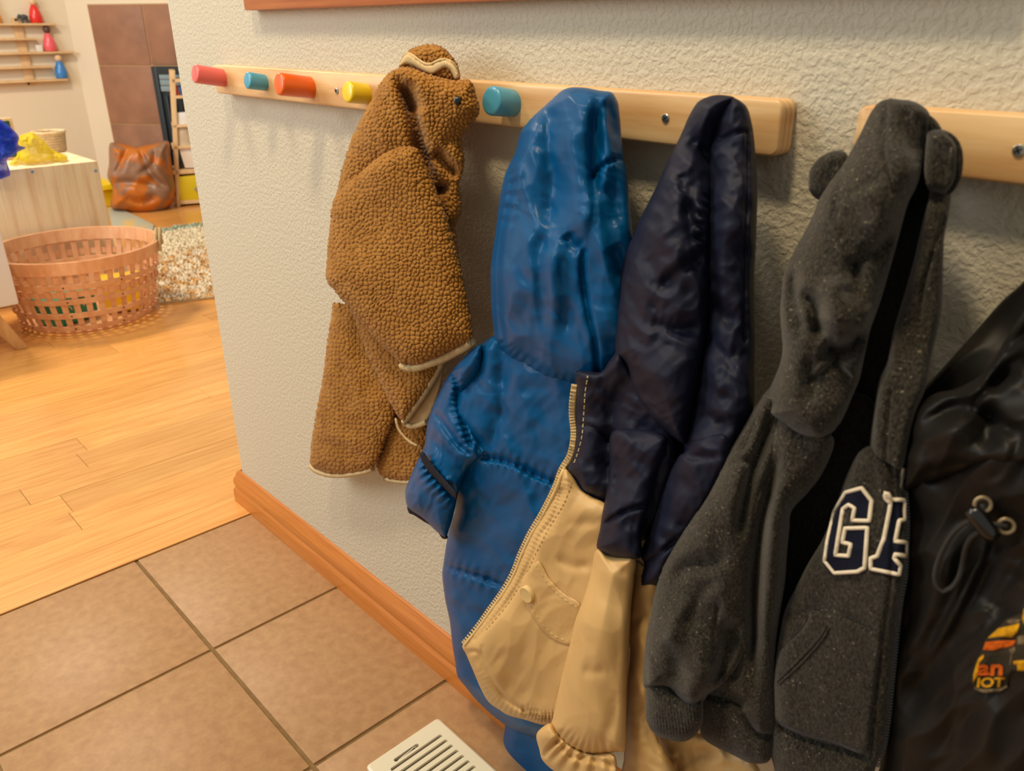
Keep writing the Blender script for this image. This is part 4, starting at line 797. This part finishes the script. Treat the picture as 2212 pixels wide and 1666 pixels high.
# ---- slatted wall shelf with dolls (on the shelf wall)
def sw(px, py, off=0.0): return on1(px, py, 0, XS+off)
shf = thing('wall_shelf', 'narrow pale wood wall shelf of five thin ledges on an upright board', 'shelf', tuple(sw(45, 180)))
b0, b1 = sw(24, 40), sw(66, 183)
MB().box((XS+0.0005, sw(22.5, 40).y, sw(45, 184).z), (XS+0.014, sw(43, 40).y, sw(30, 38).z)).build('upright', M_PINE3, shf, 30, 0.002)
ledge = {}
for k, (xr_, yy, xl_) in enumerate(((118, 52.5, -90), (78, 84, -90), (156, 112.5, -60), (111, 143.5, -90), (143, 171.5, -60))):
    a = sw(xr_, yy, 0.03); l = sw(0, yy, 0.03); l.y -= 0.30
    MB().box((XS+0.001, l.y, a.z-0.006), (XS+0.062, a.y, a.z+0.006)).build('ledge', M_PINE3, shf, 30, 0.0015); ledge[k] = a.z+0.0062
for px, py in ((34, 43), (62, 181)):
    c = sw(px, py, 0.0145); MB().lathe([(0.007, 0), (0.006, 0.002), (0.001, 0.0025)], 10, frame_to(c, (1, 0, 0))).build('screw', M_DARK, shf)
def doll(px, k, hpx, m, mh, label):
    z = ledge[k]; y = sw(px, 100, 0.032).y; r = thing('peg_doll', label, 'doll', (XS+0.033, y, z), 'wooden peg dolls on the wall shelf')
    h = hpx*0.0034
    T = Matrix.Translation((XS+0.033, y, z))
    MB().lathe([(h*0.22, 0), (h*0.25, h*0.04), (h*0.25, h*0.25), (h*0.21, h*0.45), (h*0.13, h*0.64), (h*0.09, h*0.71)], 18, T).build('body', m, r, 60)
    MB().lathe([(h*0.06, h*0.69), (h*0.125, h*0.76), (h*0.15, h*0.85), (h*0.12, h*0.95), (h*0.05, h*1.0), (0.001, h*1.003)], 16, T).build('head', mh, r, 80)
M_SKIN = mat('bare_wood', (226, 194, 154), 0.6); M_BROWN = mat('brown_paint', (92, 62, 52), 0.5)
doll(2, 0, 40, paint('amber_paint', (240, 158, 20)), M_SKIN, 'amber wooden peg doll at the left end of the top ledge')
doll(91, 0, 40, paint('scarlet_paint', (222, 42, 30)), M_SKIN, 'red wooden peg doll on the top ledge')
doll(108, 2, 41, paint('pink_paint', (232, 96, 104)), M_BROWN, 'pink wooden peg doll with a dark brown head')
doll(120, 4, 40, paint('sky_paint', (58, 128, 198)), M_SKIN, 'blue wooden peg doll on the lowest ledge')
# animal figurine
fz = ledge[0]; fy = sw(54, 48, 0.035).y; fg = thing('toy_elephant', 'tiny dark grey animal figurine between the dolls on the top ledge', 'toy', (XS+0.035, fy, fz))
M_GREY = mat('grey_plastic', (66, 70, 70), 0.6)
T = Matrix.Translation((XS+0.035, fy, fz))
def ell(c, s, nm, m, par):
    bm = bmesh.new(); bmesh.ops.create_uvsphere(bm, u_segments=14, v_segments=9, radius=1.0); me = bpy.data.meshes.new(nm); bm.to_mesh(me); bm.free()
    me.transform(Matrix.Translation(c)@Matrix.Diagonal((*s, 1))); return link_mesh(nm, me, m, par, 80)
ell((XS+0.035, fy, fz+0.032), (0.013, 0.022, 0.014), 'body', M_GREY, fg); ell((XS+0.035, fy-0.022, fz+0.036), (0.010, 0.011, 0.011), 'head', M_GREY, fg)
MB().tube([(XS+0.035, fy-0.030, fz+0.034), (XS+0.035, fy-0.035, fz+0.022), (XS+0.035, fy-0.034, fz+0.012)], [0.005, 0.004, 0.002], 7).build('trunk', M_GREY, fg)
for dy in (-0.012, 0.015):
    for dx in (-0.007, 0.007): MB().tube([(XS+0.035+dx, fy+dy, fz+0.0005), (XS+0.035+dx, fy+dy, fz+0.028)], 0.0048, 7).build('leg', M_GREY, fg)
wb = sw(84, 104, 0.03); 
tag(MB().box((XS+0.018, wb.y-0.016, ledge[2]), (XS+0.046, wb.y+0.016, ledge[2]+0.036)).build('paper_block', mat('white_card', (228, 222, 210), 0.8), None, 30, 0.002), 'small white block standing left of the pink doll', 'block')

# ---- pine cabinet
CX = -2.66
tr_ = on1(210, 348, 0, CX); cyr, czt = tr_.y, tr_.z
cb = thing('pine_cabinet', 'pale pine low cabinet seen from its end panel', 'cabinet', (CX-0.25, cyr-0.4, 0))
MB().box((CX-0.02, -0.62, 0.0035), (CX, cyr, czt)).build('end_panel', M_PINE2, cb, 30, 0.002)
MB().box((CX-0.62, -0.62, czt-0.022), (CX-0.0205, cyr, czt-0.0005)).build('top', M_PINE2, cb, 30, 0.002)
MB().box((CX-0.62, -0.62, 0.0035), (CX-0.60, cyr, czt-0.0225)).build('end_panel', M_PINE2, cb, 30, 0.002)
MB().box((CX-0.60, -0.62, 0.08), (CX-0.0205, -0.60, czt-0.0225)).build('back_panel', M_PINE2, cb, 30)
MB().box((CX-0.60, cyr-0.30, 0.20), (CX-0.0205, cyr-0.01, 0.218)).build('shelf_board', M_PINE2, cb, 30)
M_CAP = mat('blue_screw_cap', (120, 160, 196), 0.4)
for px, py in ((69.5, 368), (206.5, 366)):
    c = on1(px, py+3, 0, CX+0.0005); MB().lathe([(0.006, 0), (0.005, 0.0012), (0.001, 0.0016)], 10, frame_to(c, (1, 0, 0))).build('screw_cap', M_CAP, cb)

# ---- scarves and small basket on the cabinet
def veil(name, col):
    m, N, L, b = new_mat(name); b.inputs['Base Color'].default_value = (*lin(col), 1); b.inputs['Roughness'].default_value = 0.55
    tb = N.new('ShaderNodeBsdfTransparent'); tl = N.new('ShaderNodeBsdfTranslucent'); tl.inputs[0].default_value = (*lin(col), 1)
    m1 = N.new('ShaderNodeMixShader'); m1.inputs[0].default_value = 0.4; m2 = N.new('ShaderNodeMixShader')
    tc = N.new('ShaderNodeTexCoord'); ns = N.new('ShaderNodeTexNoise'); ns.inputs['Scale'].default_value = 26; ns.inputs['Detail'].default_value = 3; L.new(tc.outputs['Object'], ns.inputs['Vector'])
    mr = N.new('ShaderNodeMapRange'); mr.inputs['From Min'].default_value = 0.35; mr.inputs['From Max'].default_value = 0.65; mr.inputs['To Min'].default_value = 0.42; mr.inputs['To Max'].default_value = 0.92; L.new(ns.outputs['Fac'], mr.inputs['Value'])
    out = N['Material Output']
    L.new(b.outputs[0], m1.inputs[1]); L.new(tl.outputs[0], m1.inputs[2]); L.new(mr.outputs[0], m2.inputs[0]); L.new(tb.outputs[0], m2.inputs[1]); L.new(m1.outputs[0], m2.inputs[2]); L.new(m2.outputs[0], out.inputs['Surface'])
    return m
M_VY, M_VB = veil('yellow_veil', (226, 206, 20)), veil('blue_veil', (28, 62, 196))
def fplane(px, py, x): p = on1(px, py, 0, x); d = np.array([CAM[0]-p.x, CAM[1]-p.y, 0.0]); d /= np.linalg.norm(d); return lambda V, p=np.array(p), d=d: on_plane(V, p, d)
ys_ = thing('yellow_scarf', 'crumpled sheer yellow scarf on the pine cabinet', 'scarf', tuple(on1(80, 352, 0, CX-0.1)))
panel('cloth', zK(80,1490, 100,1450, 150,1400, 160,1300, 170,1230, 200,1212, 250,1192, 300,1190, 350,1230, 400,1270, 450,1330, 520,1370, 602,1402, 604,1440, 560,1462, 450,1448, 330,1458, 200,1495, 120,1498), 0, 0.07, M_VY, ys_, R=22, back=0.03, sp=2.4, mapf=fplane(90, 335, CX-0.13),
      noise=[(14, 0.05, 0.9, 2.2, 5), (8, 0.02, 2.0, 2, 6)])
bs_ = thing('blue_scarf', 'crumpled sheer blue scarf hanging over the cabinet edge', 'scarf', tuple(on1(5, 352, 0, CX-0.05)))
panel('cloth', zK(-120,1060, 0,1072, 40,1100, 110,1160, 170,1232, 165,1300, 232,1330, 150,1372, 118,1402, 62,1440, 86,1530, 90,1580, 40,1600, 0,1614, -120,1620), 0, 0.06, M_VB, bs_, R=20, back=0.02, sp=2.4, mapf=fplane(20, 330, CX+0.065),
      noise=[(13, 0.05, 0.7, 2.2, 7), (8, 0.02, 2.2, 2, 8)])
M_WICK = mat('pale_wicker', (222, 194, 152), 0.8, var=0.25, scale=90, bump=0.5, bscale=160)
wk = thing('wicker_basket', 'small pale woven basket behind the yellow scarf', 'basket', (CX-0.42, on1(112, 320, 0, CX-0.42).y, czt))
wy = on1(112, 320, 0, CX-0.42).y; T = Matrix.Translation((CX-0.42, wy, czt+0.0005))
bwid = 0.058
mb = MB()
for k in range(7):
    r_ = bwid*(0.88+0.02*k); z = 0.006+k*0.0105
    mb.tube([T@Vector((r_*math.cos(a), r_*math.sin(a), z)) for a in np.linspace(0, 2*PI, 25)[:-1]], 0.0058, 6, True)
mb.build('woven_wall', M_WICK, wk)
MB().lathe([(bwid*0.9, 0.0), (bwid*0.9, 0.003)], 24, T).build('bottom', M_WICK, wk)
MB().tube([T@Vector((bwid*1.04*math.cos(a), bwid*1.04*math.sin(a), 0.078)) for a in np.linspace(0, 2*PI, 25)[:-1]], 0.007, 6, True).build('rim', M_WICK, wk)
gp = on1(4, 268, 0, CX-0.30); gt = thing('wooden_toy', 'small wood toy with a dark green panel behind the blue scarf', 'toy', (gp.x, gp.y, czt))
MB().box((gp.x-0.01, gp.y-0.10, czt+0.0005), (gp.x+0.02, gp.y+0.035, gp.z+0.022)).build('frame', M_PINE3, gt, 30, 0.002)
MB().box((gp.x+0.0205, gp.y-0.09, czt+0.01), (gp.x+0.024, gp.y+0.022, gp.z+0.012)).build('green_panel', mat('dark_green', (18, 74, 40), 0.5), gt, 30)

# ---- white stool table at the left edge
wt = thing('white_table', 'white low table with a tapered wooden leg at the left edge', 'table', (-2.3, -0.30, 0))
WX = -2.09
e1 = on1(42, 657, 0, WX); 
MB().box((WX-0.40, e1.y-0.62, e1.z), (WX, e1.y, 0.52)).build('body', mat('white_laminate', (232, 230, 230), 0.5), wt, 30, 0.006)
f1 = on1(48, 752, 2, 0.003)
M_LEG = mat('beech_leg', (222, 176, 120), 0.5, col2=(200, 150, 94), scale=9, stretch=(4, 4, 1))
for fx, fy_, tx, ty in ((f1.x-0.005, f1.y, WX-0.05, e1.y-0.10), (f1.x-0.36, f1.y, WX-0.34, e1.y-0.10)):
    a = Vector((tx, ty, e1.z)); b = Vector((fx, fy_, 0.003)); V = []
    for p, w_ in ((a, 0.030), (b, 0.017)): V += [p+Vector((sx*w_, sy*w_, 0)) for sx, sy in ((-1, -1), (1, -1), (1, 1), (-1, 1))]
    mesh_obj('leg', V, [(0, 3, 2, 1), (4, 5, 6, 7)]+[(i, (i+1) % 4, 4+(i+1) % 4, 4+i) for i in range(4)], M_LEG, wt, 30, 0.002)

# ---- chip-wood laundry basket with toys
bc = Vector((-2.345, 0.185, 0.003)); bk_ = thing('slat_basket', 'round chip-wood slat basket with rope handles on the wood floor', 'basket', tuple(bc))
M_CHIP = mat('chip_wood', (236, 184, 138), 0.5, col2=(218, 156, 110), scale=10, stretch=(3, 3, 1), rnd=0.05)
RB, RT, HB = 0.212, 0.276, 0.262
def brad(z): t = z/HB; return RB+(RT-RB)*(t**0.75)
NS = 40; sm_ = None
for k in range(NS):
    if sm_ is None:
        V = []; F = []; zs = np.linspace(0.002, HB-0.01, 8)
        for z in zs:
            r_ = brad(z); hw_ = 0.0095
            for (dy, dr) in ((-hw_, 0.0015), (hw_, 0.0015), (hw_, -0.0015), (-hw_, -0.0015)): V.append((r_+dr, dy, z))
        n_ = len(zs)
        for i in range(n_-1): F += [(i*4+j, i*4+(j+1) % 4, (i+1)*4+(j+1) % 4, (i+1)*4+j) for j in range(4)]
        F += [(3, 2, 1, 0), tuple((n_-1)*4+j for j in range(4))]
        sm_ = bpy.data.meshes.new('slat'); sm_.from_pydata(V, [], F); sm_.materials.append(M_CHIP)
    o = bpy.data.objects.new('slat', sm_); COL.objects.link(o); o.parent = bk_; o.rotation_euler = (0, 0, 2*PI*(k+0.5)/NS)
def hoop(name, z, h, off, th=0.0018, n=64):
    V = []; F = []
    for k in range(n):
        a = 2*PI*k/n
        for (zz, rr) in ((z-h/2, off-th), (z-h/2, off+th), (z+h/2, off+th), (z+h/2, off-th)):
            r_ = brad(zz)+rr; V.append((bc.x+r_*math.cos(a), bc.y+r_*math.sin(a), bc.z+zz))
    for k in range(n): F += [(k*4+j, k*4+(j+1) % 4, ((k+1) % n)*4+(j+1) % 4, ((k+1) % n)*4+j) for j in range(4)]
    return mesh_obj(name, V, F, M_CHIP, bk_, 40)
hz = (0.022, 0.072, 0.124, 0.178)
for z in hz:
    hoop('hoop', z, 0.020, 0.0042)
    for k in range(9):
        a = 2*PI*(k+0.3)/9; r_ = brad(z)+0.0062
        MB().lathe([(0.0032, 0), (0.0024, 0.001), (0.0005, 0.0014)], 7, frame_to(bc+Vector((r_*math.cos(a), r_*math.sin(a), z)), (math.cos(a), math.sin(a), 0))).build('rivet', M_DARK, bk_)
hoop('inner_hoop', 0.15, 0.022, -0.0042)
hoop('rim', HB-0.018, 0.044, 0.0046, 0.0026); hoop('inner_rim', HB-0.018, 0.044, -0.0046, 0.0026)
MB().lathe([(RB-0.004, 0.0), (RB-0.004, 0.004)], 40, Matrix.Translation(bc)).build('bottom', M_CHIP, bk_, 40)
M_ROPE = mat('jute_rope', (206, 178, 132), 0.95, 0.1, bump=0.8, bscale=300, var=0.25, scale=120)
for a0 in (1.15, 1.15+PI):
    for s_ in (-1, 1):
        pts = []
        for t in np.linspace(0, PI, 13):
            a = a0+0.20*math.cos(t)+0.012*s_; r_ = RT+0.006+0.010*s_*0.6
            pts.append(bc+Vector((r_*math.cos(a), r_*math.sin(a), HB-0.035+0.070*math.sin(t))))
        MB().tube(pts, 0.0058, 7).build('rope_handle', M_ROPE, bk_)
gbx = thing('green_toy_box', 'green box with pale markings lying inside the slat basket', 'toy', (bc.x+0.02, bc.y-0.07, 0.01))
Mg = Matrix.Translation((bc.x+0.03, bc.y-0.085, 0.012))@Matrix.Rotation(0.35, 4, 'Z')
MB().box((-0.06, -0.085, 0), (0.06, 0.085, 0.085), Mg).build('body', mat('green_plastic', (20, 128, 100), 0.4), gbx, 30, 0.008)
MB().box((-0.066, -0.091, 0.085), (0.066, 0.091, 0.098), Mg).build('lid', mat('green_lid', (24, 140, 112), 0.4), gbx, 30, 0.004)
for yy in (-0.03, 0.02): MB().tube([Mg@Vector((0.0606, yy+0.014*math.cos(t), 0.05+0.014*math.sin(t))) for t in np.linspace(0, 4.6, 12)], 0.0018, 5).build('marking', M_CREAM, gbx)
ybx = thing('yellow_toy_box', 'bright yellow rounded container lying inside the slat basket', 'toy', (bc.x+0.03, bc.y+0.10, 0.01))
My = Matrix.Translation((bc.x+0.035, bc.y+0.115, 0.012))@Matrix.Rotation(-0.3, 4, 'Z')
MB().box((-0.055, -0.065, 0), (0.055, 0.065, 0.11), My).build('body', paint('yellow_plastic', (240, 206, 10)), ybx, 30, 0.016)
MB().box((-0.06, -0.07, 0.108), (0.06, 0.07, 0.122), My).build('lid', P_YEL, ybx, 30, 0.005)

# ---- shag rug and play mat
rug = thing('shag_rug', 'cream and tan shaggy rug on the wood floor behind the basket', 'rug', tuple(on1(400, 570, 2, 0.003)))
q00, q10, q11, q01 = [on1(*p, 2, 0.003) for p in ((345, 657), (470, 645), (446, 484), (331, 502))]
q10 = q00+(q10-q00)*4.0; q11 = q01+(q11-q01)*1.9
MB().prism([q00, q10, q11, q01], (0, 0, 0.008)).build('backing', mat('rug_backing', (196, 170, 130), 0.95), rug, False)
def rugmat():
    m, N, L, b = new_mat('shag_pile'); b.inputs['Roughness'].default_value = 0.95; b.inputs['Specular IOR Level'].default_value = 0.1
    tc = N.new('ShaderNodeTexCoord'); mp = N.new('ShaderNodeMapping'); mp.inputs['Scale'].default_value = (6, 13, 0.1); L.new(tc.outputs['Object'], mp.inputs['Vector'])
    ns = N.new('ShaderNodeTexNoise'); ns.inputs['Scale'].default_value = 2.2; ns.inputs['Detail'].default_value = 4; L.new(mp.outputs[0], ns.inputs['Vector'])
    r = ramp(N, None, [(0.40, lin((230, 186, 122))), (0.54, lin((250, 242, 224)))]); L.new(ns.outputs['Fac'], r.inputs['Fac'])
    sx = N.new('ShaderNodeSeparateXYZ'); L.new(tc.outputs['Object'], sx.inputs[0])
    mr = N.new('ShaderNodeMapRange'); mr.inputs['From Min'].default_value = -0.16; mr.inputs['From Max'].default_value = -0.24; L.new(sx.outputs['X'], mr.inputs['Value'])
    mx = N.new('ShaderNodeMix'); mx.data_type = 'RGBA'; mx.inputs[7].default_value = (*lin((250, 242, 220)), 1); L.new(mr.outputs[0], mx.inputs[0]); L.new(r.outputs['Color'], mx.inputs[6])
    n2 = N.new('ShaderNodeMapRange'); n2.inputs['From Min'].default_value = -0.62; n2.inputs['From Max'].default_value = -0.66; L.new(sx.outputs['X'], n2.inputs['Value'])
    m2 = N.new('ShaderNodeMix'); m2.data_type = 'RGBA'; m2.inputs[7].default_value = (*lin((176, 194, 176)), 1); L.new(n2.outputs[0], m2.inputs[0]); L.new(mx.outputs[2], m2.inputs[6])
    L.new(m2.outputs[2], b.inputs['Base Color']); return m
rr = random.Random(3); V = []; F = []
for k in range(16000):
    u, v = rr.random()**1.0, rr.random()
    p = q00.lerp(q10, u).lerp(q01.lerp(q11, u), v); h = rr.uniform(0.012, 0.024); a = rr.uniform(0, 2*PI); lean = Vector((math.cos(a), math.sin(a), 0))*rr.uniform(0.004, 0.022)
    s = Vector((-math.sin(a), math.cos(a), 0))*0.0045; n0 = len(V); tpt = p+lean+Vector((0, 0, h)); md = p+lean*0.4+Vector((0, 0, h*0.6))
    V += [p-s+Vector((0, 0, 0.006)), p+s+Vector((0, 0, 0.006)), md+s*0.9, md-s*0.9, tpt]; F += [(n0, n0+1, n0+2, n0+3), (n0+3, n0+2, n0+4)]
pile = mesh_obj('pile', V, F, rugmat(), rug, False); pile['kind'] = 'stuff'
pmq = [on1(x, y, 2, 0.003) for x, y in zL(690,688, 760,690, 860,735, 990,800, 985,838, 730,836)]
M_MAT = mat('print_mat', (176, 178, 160), 0.7, col2=(214, 178, 110), scale=5, bias=(0.4, 0.52))
tag(MB().prism(pmq, (0, 0, 0.010)).build('play_mat', M_MAT, None, 30, 0.002), 'thin grey printed play mat on the floor behind the basket', 'mat')

# ---- bean bag, yellow bin
bgp = on1(300, 440, 2, 0.003); bgp = np.array([-4.16, 1.05, 0.0]); bd_ = np.array([CAM[0]-bgp[0], CAM[1]-bgp[1], 0]); bd_ /= np.linalg.norm(bd_)
M_BAG = mat('orange_vinyl', (186, 104, 28), 0.4, 0.5, col2=(140, 104, 80), scale=6.5, bias=(0.47, 0.52), bump=0.2, bscale=14, bdist=0.02)
bb = thing('bean_bag', 'crumpled orange brown bean bag against the hearth tiles', 'bean bag', (-4.15, 1.05, 0))
panel('bag', zL(705,270, 770,268, 880,285, 1000,265, 1082,254, 1098,350, 1112,450, 1128,560, 1112,640, 1062,700, 1000,728, 900,720, 780,700, 712,675, 722,560, 690,480, 700,400), 0, 0.16, M_BAG, bb, R=42, back=0.10, sp=2.6, mapf=lambda V: on_plane(V, bgp, bd_),
   creases=[('v', zL(820,300, 780,400, 740,480), 5, 0.03), ('v', zL(900,300, 930,400, 1000,500, 1090,560), 5, 0.035), ('v', zL(720,520, 850,520, 1000,540), 6, 0.03), ('v', zL(1000,290, 980,400, 880,480), 5, 0.03), ('v', zL(780,600, 900,640, 1020,600), 6, 0.03)], noise=[(22, 0.03, 0.9, 2.4, 3)])
yb = thing('yellow_bin', 'bright yellow plastic bin with a wide lip beside the cabinet', 'bin', tuple(on1(225, 450, 2, 0.003)))
yc = on1(236, 446, 2, 0.003); my = paint('bin_yellow', (246, 214, 30))
rt = on1(250, 394, 0, yc.x); lipz = rt.z; yr_ = rt.y
V = []
def rectl(x0, x1, y0, y1, z): return [(x0, y0, z), (x1, y0, z), (x1, y1, z), (x0, y1, z)]
x0_, x1_, y0_, y1_ = yc.x-0.26, yc.x+0.02, yr_-0.24, yr_-0.028
V = rectl(x0_+0.02, x1_-0.02, y0_+0.02, y1_-0.015, 0.003)+rectl(x0_, x1_, y0_, y1_, lipz-0.03)+rectl(x0_+0.008, x1_-0.008, y0_+0.008, y1_-0.008, lipz-0.03)+rectl(x0_+0.028, x1_-0.028, y0_+0.028, y1_-0.023, 0.010)
F = [(3, 2, 1, 0)]+[(s*4+i, s*4+(i+1) % 4, (s+1)*4+(i+1) % 4, (s+1)*4+i) for s in range(3) for i in range(4)]+[(12, 13, 14, 15)]
mesh_obj('tub', V, F, my, yb, 30, 0.004)
V = []
for e, z in ((0.004, lipz-0.034), (0.028, lipz-0.030), (0.028, lipz), (0.020, lipz+0.004), (-0.004, lipz+0.002), (-0.006, lipz-0.030)): V += rectl(x0_-e, x1_+e, y0_-e, y1_+e, z)
F = [(s*4+i, s*4+(i+1) % 4, ((s+1) % 6)*4+(i+1) % 4, ((s+1) % 6)*4+i) for s in range(6) for i in range(4)]
mesh_obj('lip', V, F, my, yb, 30, 0.003)

# ---- ladder shelf with books, boxes and a yellow drawer
lp0 = np.array(on1(383, 447, 2, 0.003)); ld = np.array([CAM[0]-lp0[0], CAM[1]-lp0[1], 0]); ld /= np.linalg.norm(ld); lr = np.array([-ld[1], ld[0], 0]); 
def lf(q, off=0.0): return [Vector(v) for v in on_plane(q, lp0+ld*off, ld)]
dv = Vector(-ld)
ls = thing('ladder_shelf', 'narrow pale wood shelf unit half hidden behind the wall corner', 'shelf unit', tuple(lp0))
MB().prism(lf(zK(1525,635, 1575,635)+zL(1160,675, 1140,690)), dv*0.20).build('side_panel', M_PINE3, ls, 30, 0.002)
wr = 0.34
def shelf_board(py, th, dz=0.20, nm='shelf_board', x=1545):
    a = lf(zK(x, py))[0]; P = [a, a+Vector(lr)*wr, a+Vector(lr)*wr-Vector((0, 0, th)), a-Vector((0, 0, th))]
    MB().prism(P, dv*dz).build(nm, M_PINE3, ls, 30, 0.001); return a
shelf_board(712, 0.018, 0.16); shelf_board(862, 0.016, 0.17); shelf_board(1125, 0.016, 0.18); shelf_board(1318, 0.016, 0.19); shelf_board(1535, 0.024)
a = lf(zL(1145,635))[0]; MB().prism([a, a+Vector(lr)*wr, a+Vector(lr)*wr-Vector((0, 0, 0.024)), a-Vector((0, 0, 0.024))], dv*0.20).build('shelf_board', M_PINE3, ls, 30, 0.001)
a = lf(zK(1525,635))[0]; MB().prism([a+Vector(lr)*wr+Vector((0, 0, 0)), a+Vector(lr)*(wr+0.02), a+Vector(lr)*(wr+0.02)-Vector((0, 0, a.z-0.004)), a+Vector(lr)*wr-Vector((0, 0, a.z-0.004))], dv*0.20).build('side_panel', M_PINE3, ls, 30, 0.002)
dr = MB().prism(lf(zL(1146,484, 1285,470, 1300,628, 1160,636), 0.001), dv*0.17).build('drawer', mat('drawer_yellow', (214, 190, 20), 0.5), ls, 30, 0.003); 
c = lf(zL(1262,560), 0.004)[0]; MB().lathe([(0.006, 0), (0.006, 0.006), (0.012, 0.010), (0.012, 0.016), (0.001, 0.018)], 12, frame_to(c, ld)).build('knob', M_STEEL, dr)
def item(name, pts, m, label, cat, dep=0.10, off=-0.015, group=None): return tag(MB().prism(lf(zK(*pts), off), dv*dep).build(name, m, None, 30, 0.002), label, cat, group)
item('book', (1562,772, 1592,770, 1618,858, 1590,860), mat('red_cover', (190, 62, 40), 0.5), 'red book on the second ledge of the ladder shelf', 'book')
item('book', (1597,782, 1640,780, 1660,858, 1623,859), mat('blue_cover', (60, 84, 130), 0.5), 'blue book right of the red one on the ladder shelf', 'book')
item('card', (1568,1016, 1690,1008, 1700,1122, 1590,1124), mat('white_print', (232, 230, 226), 0.6), 'white printed card standing on the ladder shelf', 'card', 0.02)
item('storage_box', (1550,1150, 1760,1150, 1760,1314, 1580,1316), mat('frosted_plastic', (214, 196, 170), 0.5, col2=(176, 150, 118), scale=12), 'frosted plastic box of small things in the ladder shelf', 'box')
item('storage_box', (1610,1334, 1780,1334, 1780,1510, 1665,1512), mat('white_plastic', (234, 222, 208), 0.5), 'white plastic box on the board above the yellow drawer', 'box', 0.12)
